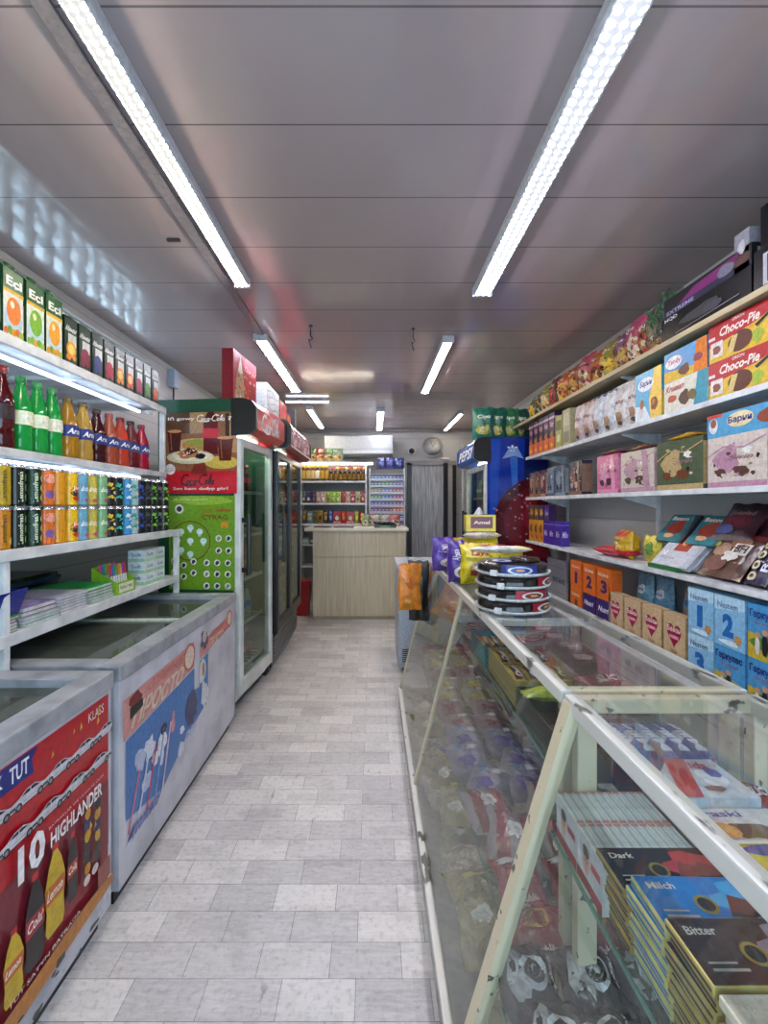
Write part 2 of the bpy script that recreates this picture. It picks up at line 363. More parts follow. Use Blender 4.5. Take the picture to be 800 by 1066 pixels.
# shop front behind the camera: door opening and two windows letting the day in
mb = MB(); FX0, FX1, FZ0, FZ1 = -1.35, 1.35, .5, 2.25
mb.box(XL-.1, FX0, YF-.1, YF, 0, H, M_wall).box(FX1, XR+.1, YF-.1, YF, 0, H, M_wall).box(FX0, FX1, YF-.1, YF, 0, FZ0, M_wall).box(FX0, FX1, YF-.1, YF, FZ1, H, M_wall)
struct(mb, 'wall_front')
wn = MB()
for x in (FX0+.03, -.45, .45, FX1-.03): wn.box(x-.03, x+.03, YF-.08, YF-.02, FZ0, FZ1, M_frame)
for z in (FZ0+.03, 1.5, FZ1-.03): wn.box(FX0, FX1, YF-.075, YF-.025, z-.03, z+.03, M_frame)
wo = struct(wn, 'window_2'); struct(MB().box(FX0, FX1, YF-.055, YF-.05, FZ0, FZ1, GL), 'window_pane', wo)
struct(MB().box(XL-.1, XR+.1, YB, YB+.1, 0, H, M_back), 'wall_back')
struct(MB().box(-.815, -.765, YF, 4.2, H-.012, H, C('#7d777c', .3), .004), 'trim_1')
struct(MB().box(XL, XR, YB-.03, YB, H-.05, H, C('#8d888a', .35), .004), 'trim_2')
# doorway at the back with a grey strip curtain
M_blk = C('#141416', .3)
mb = MB().box(.53, .60, 6.93, 7.0, 0, 2.02, M_blk).box(1.10, 1.17, 6.93, 7.0, 0, 2.02, M_blk).box(.53, 1.30, 6.93, 7.0, 1.98, 2.05, C('#77757a')).box(1.17, 1.24, 6.94, 7.0, 0, 1.98, C('#8f8d8b')).box(1.24, 1.30, 6.93, 7.0, 0, 1.98, M_blk)
d = struct(mb, 'door_1')
struct(MB().box(.60, 1.10, 6.95, 6.98, .02, 1.98, mix_noise('door_grey', '#7b7c80', '#a4a5a8', 6, .35, .65, .35, stretch=(9, 1, .6), bump=.3)), 'door_leaf', d)

# ---------------- ceiling LED tubes ----------------
def dotled(name, h, s, sc_, lo):
    m = bpy.data.materials.new(name); m.use_nodes = True; nt = m.node_tree; N = nt.nodes; L = nt.links; b = N['Principled BSDF']
    tc = N.new('ShaderNodeTexCoord'); v = N.new('ShaderNodeTexVoronoi'); v.inputs['Scale'].default_value = sc_; v.inputs['Randomness'].default_value = 0
    mr = N.new('ShaderNodeMapRange'); mr.inputs[1].default_value = .2; mr.inputs[2].default_value = .36; mr.inputs[3].default_value = s*3.6; mr.inputs[4].default_value = lo
    L.new(tc.outputs['Object'], v.inputs['Vector']); L.new(v.outputs['Distance'], mr.inputs[0]); L.new(mr.outputs[0], b.inputs['Emission Strength'])
    b.inputs['Emission Color'].default_value = lin(h); b.inputs['Base Color'].default_value = lin('#dddddd'); return m
E_cool = dotled('led_cool', '#f0efff', LED, 34, .28); E_warm = dotled('led_warm', '#fff0dc', LED, 40, .28)
M_lh = C('#b9bbc2', .35)
def led(y0, y1, x, mat, wd, label, x1=None):
    t = thing('ceiling_light', label, 'light', (x, y0, H-.045), 0, 'linear ceiling lights'); L = y1-y0; dx = (x1-x) if x1 is not None else 0
    hs = MB(); hs.prism([(-wd/2-.008, .044), (-wd/2-.008, .012), (-wd/2, .004), (wd/2, .004), (wd/2+.008, .012), (wd/2+.008, .044)], 1, 0, L, M_lh)
    hs.box(-wd/2-.012, wd/2+.012, -.02, 0, -.004, .044, M_lh, .003).box(-wd/2-.012, wd/2+.012, L, L+.02, -.004, .044, M_lh, .003)
    df = MB(); P = [(-wd/2+.002, .004), (-wd/3, -.004), (-.002, -.004), (0, -.001), (.002, -.004), (wd/3, -.004), (wd/2-.002, .004)]
    df.prism(P, 1, .002, L-.002, mat)
    a = math.atan2(dx, L) if dx else 0; t.rotation_euler = (0, 0, -a)
    hs.build('housing', t); df.build('diffuser', t)
led(.35, 2.33, -.695, E_warm, .06, 'long white twin-row tube light on the ceiling, left side, nearest the viewer')
led(.5, 2.43, .60, E_cool, .085, 'long bluish-white prismatic tube light on the ceiling, right side, nearest the viewer')
led(3.10, 4.5, -.79, E_cool, .08, 'wide tube light on the ceiling above the red-topped drink coolers')
led(3.14, 4.55, .53, E_warm, .06, 'tube light on the ceiling above the black doorway, second on the right')
led(5.35, 6.6, -.78, E_warm, .06, 'small distant tube light left of the air conditioner')
led(5.45, 6.8, .09, E_cool, .07, 'short bright tube light just above the air conditioner')
led(5.6, 6.85, 1.12, E_warm, .05, 'far tube light on the ceiling before the wall clock')
# tube hung across the back shelves
t = thing('shelf_light', 'bright horizontal tube light over the jars behind the counter', 'light', (-1.0, 6.164, 1.93))
MB().box(0, 1.0, 0, .035, .012, .03, M_lh, .003).build('housing', t); MB().lathe([(.011, 0), (.011, .98)], emis('tube_warm', '#fff4e0', 9), 10, (0, 0, 0)).build('tube', t, (.01, .017, 0), (0, R(90), 0))
t = thing('cross_light', 'thin horizontal tube light across the ceiling before the left back corner', 'light', (-1.0, 5.0, H-.04))
MB().box(0, .5, -.02, .02, .015, .04, M_lh, .003).build('housing', t); MB().box(.01, .49, -.013, .013, .0, .015, emis('tube_cool', '#f0f2ff', 7), .004).build('tube', t)
# hooks and fixings in the ceiling
for i, (x, y) in enumerate(((-.42, 2.95), (.27, 3.0))):
    mb = MB().lathe([(.012, 0), (.014, -.006), (.003, -.008), (.003, -.05), (.001, -.05)], C('#2b2b2e', .5), 8)
    mb.tube([(0, 0, -.04), (0, 0, -.07), (.012, 0, -.085), (0, 0, -.10), (-.012, 0, -.09), (-.006, 0, -.12), (.004, 0, -.15)], .004, C('#2b2b2e', .5), 6)
    put(mb.mesh(), 'ceiling_hook', 'dark wire hook hanging from the ceiling ' + ('beside the left row of lights' if i == 0 else 'near the middle, towards the right row of lights'), 'hook', (x, y, H), group='ceiling hooks')
put(MB().box(-.03, .03, -.008, .008, -.012, 0, C('#26262a'), .003).mesh(), 'ceiling_clip', 'tiny dark clip on the bare ceiling at left', 'clip', (-.90, 1.99, H))

# ---------------- air conditioner, clock, camera dome ----------------
t = thing('air_conditioner', 'white wall-mounted split air conditioner above the back shelves', 'air conditioner', (-.22, 6.80, 2.09))
W = C('#b4b8ba', .4)
mb = MB().prism([(-.2, .03), (-.2, .22), (-.17, .29), (-.13, .31), (0, .31), (.19, .31), (.19, 0), (-.10, 0)], 0, -.51, .51, W); mb.build('body', t)
MB().box(-.50, .50, -.204, -.198, .11, .29, C('#bcc1c3', .3), .002).build('front_panel', t)
MB().box(-.47, .47, -.205, -.19, .035, .075, C('#c7cccd', .3), .004).build('air_flap', t)
MB().box(.22, .30, -.207, -.204, .2, .24, C('#9fd0e4', .2), .001).build('display', t)
t = thing('wall_clock', 'round clear-rimmed clock on the back wall above the doorway', 'clock', (.93, 6.97, 2.27))
rot = (R(90), 0, 0)
MB().lathe([(.0, 0), (.16, 0), (.165, .03), (.15, .035), (.145, .02), (0, .02)], C('#8f9399', .2), 28).build('case', t, rot=rot)
MB().lathe([(0, .021), (.143, .022), (0, .023)], C('#b5b6b3', .3), 28).build('dial', t, rot=rot)
MB().bar((0, 0, .027), (.05, .06, .027), .006, .002, M_blk, (0, 0, 1)).bar((0, 0, .028), (-.03, .1, .028), .005, .002, M_blk, (0, 0, 1)).build('hand', t, rot=rot)
t = thing('security_camera', 'small white dome camera on the back wall right of the air conditioner', 'camera', (.60, 6.97, 2.20))
MB().lathe([(0, 0), (.06, 0), (.06, .04), (.0, .05)], C('#d9dadb'), 18).build('base', t, rot=(R(90), 0, 0)); MB().lathe([(.045, .04), (.045, .07), (.03, .1), (0, .115)], C('#2a2c30', .1), 16).build('dome', t, rot=(R(90), 0, 0))
t = thing('router', 'small white box with cable on the wall over the doorway', 'router', (1.13, 6.93, 2.07)); MB().box(-.06, .06, 0, .06, 0, .03, C('#dadcde'), .004).build('body', t); MB().tube([(-.04, .03, .03), (-.045, .03, .12)], .005, M_blk).build('antenna', t)
t = thing('junction_box', 'pale grey electric box with dark cable high on the left wall', 'electric box', (XL, 3.75, 2.36)); MB().box(0, .06, 0, .1, 0, .15, C('#a9bcd0', .3), .006).build('body', t); MB().tube([(.03, .05, 0), (.035, .04, -.1), (.02, .0, -.25), (.02, .02, -.35)], .008, M_blk).build('cable', t)
t = thing('wall_pipe', 'thin white vertical pipe in the corner right of the doorway', 'pipe', (1.40, 6.9, 0)); MB().lathe([(.02, 0), (.02, 2.3)], W, 10).build('pipe_run', t); MB().box(-.035, .035, -.02, .08, 1.9, 1.93, M_lh).build('clamp', t)

# ---------------- chest freezers ----------------
M_fz = mix_noise('freezer_white', '#a9a9b4', '#c9c9d2', 7, .3, .62, .35, bump=.05)
M_rim = mix_noise('freezer_rim', '#8f929a', '#b4b7be', 14, .3, .6, .38, metal=.35)
GLZ = glassmat('freezer_glass', '#c6d0c8', .03, 1.5, .16, '#8a9088')  # haze colour greys the lids, standing in for their reflections
def freezer(name, label, L, y0, decal):
    X0, X1, HT = -1.52, -.85, .815
    t = thing(name, label, 'freezer', (X0, y0, 0), 0, 'chest freezers under the left rack'); D = X1-X0; k = .06
    mb = MB().box(0, k, 0, L, .06, HT-.055, M_fz).box(D-k, D, 0, L, .06, HT-.055, M_fz).box(k, D-k, 0, k, .06, HT-.055, M_fz).box(k, D-k, L-k, L, .06, HT-.055, M_fz).box(k, D-k, k, L-k, .06, .12, M_fz)
    mb.box(.02, D-.03, .02, L-.02, .0, .06, C('#17171a')); mb.build('body', t)
    mb = MB().box(k, k+.006, k, L-k, .12, HT-.06, C('#a6a89c', .5)).box(D-k-.006, D-k, k, L-k, .12, HT-.06, C('#a6a89c', .5)).box(k, D-k, k, k+.006, .12, HT-.06, C('#a6a89c', .5)).box(k, D-k, L-k-.006, L-k, .12, HT-.06, C('#a6a89c', .5)); mb.build('liner', t)
    mb = MB()
    for a in ((-.008, k+.01, -.004, L+.004), (D-k-.01, D+.008, -.004, L+.004)): mb.box(*a, HT-.055, HT, M_rim, .006)
    for a in ((k+.01, D-k-.01, -.004, k+.01), (k+.01, D-k-.01, L-k-.01, L+.004)): mb.box(*a, HT-.055, HT, M_rim, .004)
    mb.build('rim', t)
    for i, (a, b, z) in enumerate(((k+.01, L*.52, HT-.018), (L*.49, L-k-.01, HT-.032))):
        g = MB().box(k+.012, D-k-.012, a, b, z, z+.005, GLZ).build('glass_lid', t)
        yy = b-.03 if i == 0 else a+.0
        MB().box(k+.012, D-k-.012, yy, yy+.028, z, z+.014, C('#c6cabf', .3), .003).build('lid_rail', g)
    pr_mb = MB(); decal(Pr(pr_mb, flat((D+.0012, 0, .06), (0, L, 0), (0, 0, HT-.12)), L, HT-.12, .0005)); pr_mb.build('sticker', t)
    return t
K = C
def car(pr, u, v, s):      # white coupe, nose right
    w = s; h = s*pr.w/pr.h*.30
    P = [(0, .35), (.04, .62), (.22, .72), (.38, 1), (.62, 1), (.8, .68), (.98, .55), (1, .25), (.9, .12), (.08, .12)]
    pr.poly([(u+w*(x-.02), v+h*(y-.06)) for x, y in P], K('#1b1518', .3))
    pr.poly([(u+w*x, v+h*y) for x, y in P], K('#c9c6cc', .3))
    pr.poly([(u+w*x, v+h*y) for x, y in ((.26, .72), (.40, .93), (.49, .93), (.49, .7))], K('#262a38', .2)); pr.poly([(u+w*x, v+h*y) for x, y in ((.51, .7), (.51, .93), (.61, .93), (.75, .7))], K('#262a38', .2))
    pr.poly([(u+w*x, v+h*y) for x, y in ((.8, .22), (.98, .22), (.98, .42), (.84, .42))], K('#3a3a44', .3)); pr.rect(u+w*.3, v+h*.3, u+w*.66, v+h*.34, K('#8d8b93'))
    for a in (.2, .76): pr.circ(u+w*a, v+h*.17, w*pr.w*.085, K('#111114', .4), 12); pr.circ(u+w*a, v+h*.17, w*pr.w*.045, K('#8a8a90', .3), 8)
def bottle2d(pr, u, v, w, h, body, lab, txt, cap='#c32020'):
    P = [(.15, 0), (.85, 0), (.95, .08), (.9, .3), (.98, .55), (.8, .78), (.6, .92), (.4, .92), (.2, .78), (.02, .55), (.1, .3), (.05, .08)]
    pr.poly([(u+w*x, v+h*y) for x, y in P], K(body, .3)); pr.rect(u+w*.36, v+h*.92, u+w*.64, v+h, K(cap)); pr.rect(u+w*.05, v+h*.36, u+w*.95, v+h*.56, K(lab)); pr.text(txt, u+w*.14, v+h*.41, u+w*.86, v+h*.52, K('#f0e6dc'), .02, .1)
def decal_red(pr):
    pr.rect(.0, .10, .985, .99, K('#8e1d2b', .3)); pr.poly([(0, .56), (.985, .60), (.985, .99), (0, .99)], K('#b5101f', .3)); pr.poly([(0, .56), (.985, .60), (.985, .3), (0, .2)], K('#7a1f2c', .3))
    pr.text('KLASS', .905, .925, .965, .965, K('#e8dfe0'), .005); pr.poly([(.60, .90), (.60, .985), (.745, .985), (.73, .95), (.735, .90)], K('#1e2a78')); pr.text('ÇEK', .61, .915, .66, .972, K('#f2f2f2'), .02); pr.text('TUT', .675, .915, .722, .972, K('#f2f2f2'), .02)
    for v, n, u in ((.81, 13, -.08), (.70, 12, -.03)):
        for i in range(n-1, -1, -1): car(pr, u+i*.084, v, .098)
    pr.text('10', .685, .56, .755, .69, K('#f2eeee'), .04); pr.text('HIGHLANDER', .77, .575, .945, .635, K('#f2eeee'), .025); pr.text('BAÝRAKLAR WE ULAGLAR ÜÇIN', .765, .648, .95, .664, K('#e6c9c9'), .0); pr.text('10', .30, .52, .40, .68, K('#f2eeee'), .04); pr.text('CAMRY', .42, .56, .58, .63, K('#f2eeee'), .02)
    for i, (u, v, w, h, c, l) in enumerate(((.65, .20, .05, .24, '#c9a80f', '#c4661a'), (.70, .22, .055, .33, '#1c1013', '#a02330'), (.752, .25, .062, .33, '#c9a80f', '#c4661a'), (.818, .28, .038, .27, '#241216', '#a83a2a'), (.10, .2, .08, .36, '#1c1013', '#a02330'), (.22, .2, .08, .36, '#c9a80f', '#c4661a'), (.5, .2, .07, .33, '#c9a80f', '#c4661a'), (.4, .2, .07, .33, '#1c1013', '#a02330'))): bottle2d(pr, u, v, w, h, c, l, 'Cola' if c[1] in '12' else 'Lemon')
    for q, uu in enumerate((.888, .925)):
        for i in range(6): pr.blob(uu, .33+i*.046, .013, .028, K(['#c98a20', '#20242e', '#2a1c20', '#c9a020', '#243868'][(i+q) % 5], .3), i, .2, 8)
    pr.ell(.885, .285, .012, .02, K('#d8c8c0')); pr.ell(.915, .29, .012, .02, K('#d8c8c0'))
    rg = random.Random(4)
    for i in range(22):
        u, v = rg.uniform(.5, .95), rg.choice([rg.uniform(.3, .56), rg.uniform(.90, .97)]); a = rg.uniform(.006, .013); pr.poly([(u, v), (u+a, v+a*1.2), (u+a*.4, v+a*3.5)], K('#d9a32a', .3))
    pr.poly([(0, .05), (.88, .12), (.985, .13), (.985, .17), (.88, .19), (0, .13)], K('#b8752e', .4)); pr.rect(.925, .18, .975, .27, K('#9c5a52')); pr.text('TUT SATYN BAÝRAGA', .66, .192, .86, .212, K('#ecd9d0'), .01)
    for i in range(12): u = rg.uniform(.55, .98); v = rg.uniform(.03, .12); pr.blob(u, v, rg.uniform(.006, .025), rg.uniform(.008, .022), K('#4a4d48'), i, .6, 9)
    pr.blob(.95, .09, .035, .045, K('#c6c6cf'), 3, .6, 12); pr.blob(.8, .06, .06, .03, K('#c6c6cf'), 5, .6, 12)
def decal_ice(pr):
    red, cr = K('#c4685e', .4), K('#dcc9b4', .4)
    pr.poly([(.02, .70), (.02, .90), (.5, .93), (.5, .76)], K('#cf8f88', .4)); pr.poly([(.56, .78), (.56, .88), (.92, .93), (.92, .83)], K('#cf8078', .4))
    pr.poly([(.03, .30), (.03, .69), (.5, .75), (.5, .60), (.56, .58), (.56, .76), (.64, .77), (.64, .42), (.45, .36), (.25, .22)], K('#3f74b4', .4))
    pr.text('ОТЛИЧНОЕ', .16, .85, .40, .90, red, .02, .1); pr.text('ПРОСТО', .07, .73, .40, .83, cr, .03, .1); pr.text('ПРОСТО', .66, .79, .82, .86, cr, .03, .1); pr.text('ОТЛИЧНО', .67, .87, .82, .91, red, .02, .1)
    pr.circ(.455, .85, .062, red, 20); pr.circ(.455, .85, .05, cr, 20); pr.circ(.91, .90, .05, red, 20); pr.circ(.91, .90, .036, cr, 20)
    pr.blob(.60, .88, .045, .09, K('#4a3c5c', .4), 3, .5, 16); pr.circ(.60, .91, .028, K('#c9b7b2'), 12); pr.blob(.58, .68, .04, .1, K('#d9dbe2'), 5, .2, 10); pr.blob(.59, .68, .018, .06, K('#b98a5a'), 6, .3, 10)
    pr.blob(.08, .86, .04, .05, K('#7e2a2c'), 8, .3, 10); pr.poly([(.05, .78), (.12, .80), (.12, .84), (.05, .84)], K('#232826'))
    rg = random.Random(9)
    for i in range(9): pr.blob(rg.uniform(.08, .42), rg.uniform(.3, .62), rg.uniform(.02, .045), rg.uniform(.03, .08), K(rg.choice(['#d5dbe8', '#3d3a5c', '#b3bcd8', '#cf8f98', '#e0e2ea'])), i, .5, 11)
    pr.blob(.47, .5, .07, .12, K('#3b3a66', .4), 12, .35, 18); pr.blob(.6, .5, .05, .12, K('#cfd4dd'), 14, .5, 14); pr.blob(.24, .5, .04, .08, K('#e3e5ec'), 17, .4, 12); pr.blob(.25, .56, .025, .035, K('#3a2c44'), 18, .3, 12)
    for i in range(5): pr.stroke([(.04+.05*i, .22), (.10+.05*i, .48+.02*i)], .012, K(['#d5788a', '#cfd6e6', '#d24a5c', '#7ea0d0', '#e0c6cc'][i]))
    pr.text('Mороженое', .04, .16, .22, .24, K('#5a62b0'), .02, .3); pr.text('Лёд', .40, .30, .52, .38, K('#c9d2ea'), .03, .3)
    for i in range(14): u = rg.uniform(.1, .97); v = rg.uniform(.03, .9); pr.blob(u, v, rg.uniform(.003, .012), rg.uniform(.004, .01), K('#8a8a90'), i, .6, 7)
freezer('chest_freezer', 'chest freezer with a red prize poster of white cars and cola bottles', 1.24, .19, decal_red)
freezer('chest_freezer', 'white chest freezer with torn blue ice cream sticker, next to the glass-door cooler', 1.23, 1.475, decal_ice)
rg = random.Random(2)
for q, (y0, nn) in enumerate(((.30, 6), (1.58, 6))):
    for i in range(nn):
        put(bag(.2, .26, .06, ['#8f9a5e', '#a8683e', '#6e7f96', '#b5a878'][i % 4], lambda p: design(p, 3, None, acc='#c9b06a', nfood=4), i, 'fzb%d' % (i % 4)), 'frozen_food_bag', f'frozen food bag deep inside the {"red poster" if q == 0 else "ice cream sticker"} freezer, {ORD[i]} from its near end', 'frozen food', (-1.18+(.12 if i % 2 else -.12), y0+.165*i, .17), rot=(R(-90), 0, R(90)), group='frozen food in the chest freezers')

# ---------------- left rack ----------------
t = thing('display_rack', 'white metal rack of four shelves over the chest freezers on the left', 'shelf', (0, 0, 0))
M_sh = mix_noise('shelf_white', '#b9bcc0', '#dcdfe0', 12, .3, .6, .35)
def shelfplate(x0, x1, y0, y1, z, lip, name, par, side=1):
    mb = MB().box(x0, x1, y0, y1, z-.012, z, M_sh)
    e = x1 if side > 0 else x0
    mb.box(e-.006, e+.006, y0, y1, z-lip, z+.004, M_sh, .002)
    for k in range(int((y1-y0)/.45)+1): y = min(y1-.03, y0+.1+k*.45); mb.box(x0, x1, y-.01, y+.01, z-.03, z-.012, M_sh)
    return mb.build(name, par)
RY0, RY1 = .55, 2.72
for z, x, lip in ((1.945, -1.28, .035), (1.547, -1.28, .025), (1.20, -1.20, .035), (.92, -1.20, .035)): shelfplate(XL+.01, x, RY0, RY1, z, lip, 'shelf', t)
for y, x, zt in ((1.4475, -1.215, 1.2), (2.722, -1.215, 1.2), (2.722, -1.30, 1.945), (RY0, -1.215, 1.2), (RY0, -1.30, 1.945)):
    MB().box(x-.015, x+.015, y-.0125, y+.0125, 0 if x > -1.25 else 1.18, zt, M_sh, .003).build('post', t)
for z in (1.89, 1.5): MB().lathe([(.009, 0), (.009, 1.9)], emis('rack_tube', '#cfe2ff', 3.5), 8).build('light_tube', t, (-1.38, RY0+.15, z+.012), (R(-90), 0, 0))
# ---------------- glass-door cooler one ----------------
M_cw = mix_noise('cooler_white', '#b5b9b8', '#d3d6d4', 8, .3, .6, .3)
def coke_poster(pr):
    pr.rect(0, .28, 1, 1, K('#8a5a3a', .25)); pr.rect(0, .74, .35, 1, K('#5a3a26', .25)); pr.rect(.35, .74, .62, 1, K('#a8815a', .25)); pr.rect(.84, .6, .9, .98, K('#3a2218', .25)); pr.rect(.9, .5, 1, .98, K('#b98a5c', .25))
    pr.blob(.45, .58, .38, .12, K('#c9a878', .25), 2, .2, 18); pr.ell(.48, .60, .24, .07, K('#b8864a', .25)); pr.blob(.44, .63, .16, .05, K('#8a9a3a', .25), 5, .4, 14)
    def glass(u, v, w, h, c='#4a1a14'):
        pr.poly([(u-w*.36, v), (u+w*.36, v), (u+w*.5, v+h), (u-w*.5, v+h)], K(c, .2)); pr.ell(u, v+h, w*.5, .02, K('#c98a5a', .2)); pr.stroke([(u-w*.2, v+.03), (u-w*.28, v+h*.9)], .006, K('#a85a40', .2))
    glass(.14, .50, .2, .27); pr.rect(.54, .48, .74, .9, K('#5a1418', .2)); pr.rect(.53, .68, .75, .80, K('#c41424', .2)); pr.poly([(.54, .9), (.74, .9), (.68, 1), (.6, 1)], K('#4a1014', .2))
    pr.ell(.80, .38, .24, .08, K('#cdb24e', .25)); glass(.84, .40, .22, .28, '#5a2016')
    pr.ell(.36, .45, .33, .085, K('#cfc4a0', .25)); pr.ell(.36, .46, .27, .06, K('#e0d7ba', .25)); pr.blob(.33, .49, .16, .07, K('#b9764a', .25), 7, .4, 16); pr.blob(.36, .52, .12, .05, K('#4a241c', .25), 9, .5, 14); pr.blob(.5, .46, .08, .04, K('#1c1a1c', .25), 10, .2, 12)
    for i in range(12): rr = random.Random(i); pr.blob(.33+rr.uniform(-.12, .12), .5+rr.uniform(-.04, .05), .014, .01, K('#e8d6c8'), i, .3, 6)
    pr.rect(0, 0, 1, .28, K('#c00d20', .3)); pr.poly([(.36, .24), (.60, .24), (.56, .36), (.42, .36)], K('#7a2418', .3)); pr.script(.22, .11, .72, .235, K('#3a0a10', .3)); pr.text('Sen hem dadyp gör!', .12, .035, .88, .08, K('#f4e6e2'), .02)
    pr.circ(.08, .30, .035, K('#e4e2e0')); pr.text('TÄZE', .02, .305, .14, .325, K('#a02028'), 0); pr.text('DADYP', .02, .275, .14, .295, K('#a02028'), 0)
    pr.text('Iň gowy', .05, .895, .42, .945, K('#f2eee8'), .02); pr.script(.44, .89, .86, .965, K('#f2eee8')); pr.text('?', .88, .895, .93, .945, K('#f2eee8'), .02)
def lamp_poster(pr):
    pr.rect(0, 0, 1, 1, K('#6c9a1e', .3)); pr.blob(.5, .95, .5, .06, K('#93b83a', .3), 3, .3, 16)
    pr.text('ÇYRAG', .50, .735, .90, .80, K('#7a4a12'), .03); pr.text('LED', .5, .82, .66, .86, K('#a06a1a'), .03); pr.rect(.72, .83, .94, .86, K('#a05a1a')); pr.text('Iň oňat çyralar', .08, .95, .6, .975, K('#e4edcf'), 0)
    pr.ring(.33, .52, .31, .215, .06, K('#6a4a1c')); 
    for i in range(8):
        a = R(45*i); x, y = (.33+.2*math.cos(a), .52+.14*math.sin(a)) if i < 7 else (.33, .52)
        pr.ell(x, y, .05, .033, K('#cfe6e6'), 10); pr.rect(x-.022, y-.05, x+.022, y-.03, K('#c6ced0'))
    pr.circ(.16, .86, .03, K('#e6eae0')); pr.circ(.16, .86, .018, K('#2a2a30'))
    for (u, v) in [(.76, .55), (.91, .55), (.76, .42), (.91, .42)]+[(.08+.15*i, .30-.04*(i % 2)) for i in range(3)]+[(.08+.15*i, .18-.04*(i % 2)) for i in range(3)]+[(.08, .06)]+[(.58+.16*i, .29) for i in range(3)]+[(.58+.16*i, .17) for i in range(3)]+[(.58+.16*i, .045) for i in range(3)]:
        pr.circ(u, v, .021, K('#e2e6dc'), 12); pr.blob(u, v, .04, .028, K(random.Random(int(u*100+v*999)).choice(['#2a2a34', '#3a2a5a', '#4a4a4a', '#8a8a80', '#22222a'])), 3, .5, 8)
    pr.rect(.80, .66, .90, .72, K('#d98a1a'))
def cooler(label, W_, D, HT, loc, rz, body, side, doors, header, hdtext, grill, doorcol, cat='drink cooler', hcol='#c20c1e', hh=.24, inner='#dfe8da', bcol=None, shelves=5):
    t = thing('drink_cooler', label, cat, loc, rz)
    k = .04; z0 = .08
    mb = MB().box(0, k, .05, D, z0, HT, side).box(W_-k, W_, .05, D, z0, HT, side).box(k, W_-k, D-k, D, z0, HT, C(inner, .5)).box(k, W_-k, .05, D, z0, z0+grill, body).box(k, W_-k, .05, D, HT-hh, HT, body)
    mb.box(.03, W_-.03, .08, D-.03, .03, z0, M_blk); mb.build('cabinet', t)
    for x in (.06, W_-.06):
        for y in (.12, D-.08): MB().lathe([(.02, 0), (.025, .005), (.025, .03), (.012, .05)], M_blk, 10).build('foot', t, (x, y, 0))
    # header
    P = [(0.06, HT-hh), (-.06, HT-hh+.01), (-.10, HT-hh+.045), (-.10, HT-.06), (-.07, HT-.015), (-.01, HT), (.06, HT)]
    MB().prism(P, 0, .025, W_-.025, header).build('header', t)
    for x0, x1 in ((-.004, .026), (W_-.026, W_+.004)):
        MB().prism([(p[0]-.006, p[1]) if p[0] < .05 else p for p in P], 0, x0, x1, M_blk).build('header_cap', t)
    mb = MB(); hdtext(Pr(mb, flat((.03, -.101, HT-hh+.055), (W_-.06, 0, 0), (0, 0, hh-.13)), W_-.06, hh-.13, cl=False)); mb.build('header_lettering', t)
    dw = (W_-.01)/doors
    for i in range(doors):
        x0 = .005+i*dw; x1 = x0+dw-.005; za, zb = z0+grill+.0, HT-hh-.01; s = .055
        dm = MB().box(x0, x0+s, 0, .045, za, zb, doorcol, .006).box(x1-s, x1, 0, .045, za, zb, doorcol, .006).box(x0+s, x1-s, 0, .045, za, za+s*1.6, doorcol, .004).box(x0+s, x1-s, 0, .045, zb-s, zb, doorcol, .004)
        d = dm.build('door', t); MB().box(x0+s, x1-s, .015, .02, za+s*1.6, zb-s, glassmat('cooler_glass', '#dce8e0', .015, 1.55)).build('door_glass', d)
        hx = x0+.03 if i == 0 else x1-.03
        if i == 0: MB().box(hx-.015, hx+.015, -.055, -.03, .90, 1.29, M_blk, .008).box(hx-.01, hx+.01, -.035, .0, .92, .95, M_blk).box(hx-.01, hx+.01, -.035, .0, 1.24, 1.27, M_blk).build('handle', d)
    zs = [z0+grill+.1+j*(HT-hh-z0-grill-.15)/shelves for j in range(shelves)]
    for z in zs: 
        mb = MB()
        for q in range(9): x = .06+q*(W_-.12)/8; mb.box(x-.003, x+.003, .07, D-.05, z-.006, z, W)
        mb.box(k, W_-k, .07, .078, z-.012, z+.01, W); mb.build('wire_shelf', t)
    lt = MB().box(W_/2-.2, W_/2+.2, .08, .1, HT-hh-.03, HT-hh-.01, emis('cooler_tube', '#f4ffe8', 25)); lt.build('inner_light', t)
    return t, zs
M_green = C('#0f4a34', .3)
th = R(84.1); loc1 = Vector((-.845, 2.80, 0))
def hcoke(pr): pr.script(.14, .02, .80, .98, C('#f4f0f0'))
c1, zs1 = cooler('tall white-framed glass-door cooler with red rounded header and soft drink posters on its green side', .633, .55, 2.03, loc1, th, M_cw, M_green, 1, C('#c20c1e', .25), hcoke, .06, M_cw)
mb = MB(); coke_poster(Pr(mb, flat((-.0012, .505, 1.425), (0, -.485, 0), (0, 0, .52)), .485, .52, .0004)); mb.build('drink_poster', c1)
mb = MB(); lamp_poster(Pr(mb, flat((-.0016, .475, .81), (0, -.44, 0), (0, 0, .60)), .44, .60, .0004)); mb.build('lamp_poster', c1)
mb = MB(); p = Pr(mb, flat((-.0012, .55, 1.3), (0, -.06, 0), (0, 0, .5)), .06, .5); p.text('7', .25, .55, .9, .8, C('#e4e020'), .04); p.text('U', .25, .2, .9, .45, C('#c8e020'), .04); mb.build('side_lettering', c1)
def hcoke2(pr):
    pr.script(.55, .05, .95, .95, C('#f0d8d8')); pr.rect(0, -.3, 1, -.12, C('#e4d0d2')); pr.script(.06, .05, .42, .95, C('#e8b8bc'))
c2, zs2 = cooler('wide black two-door glass cooler with dark red header beyond the white-framed cooler', 1.12, .6, 2.03, (-.75, 3.46, 0), R(90), M_blk, M_blk, 2, C('#a00f22', .25), hcoke2, .26, M_blk, inner='#cfd3cf')
mb = MB()
for k in range(6): mb.box(.04, 1.08, .035, .05, .11+k*.035, .122+k*.035, C('#8d9094', .3, .6))
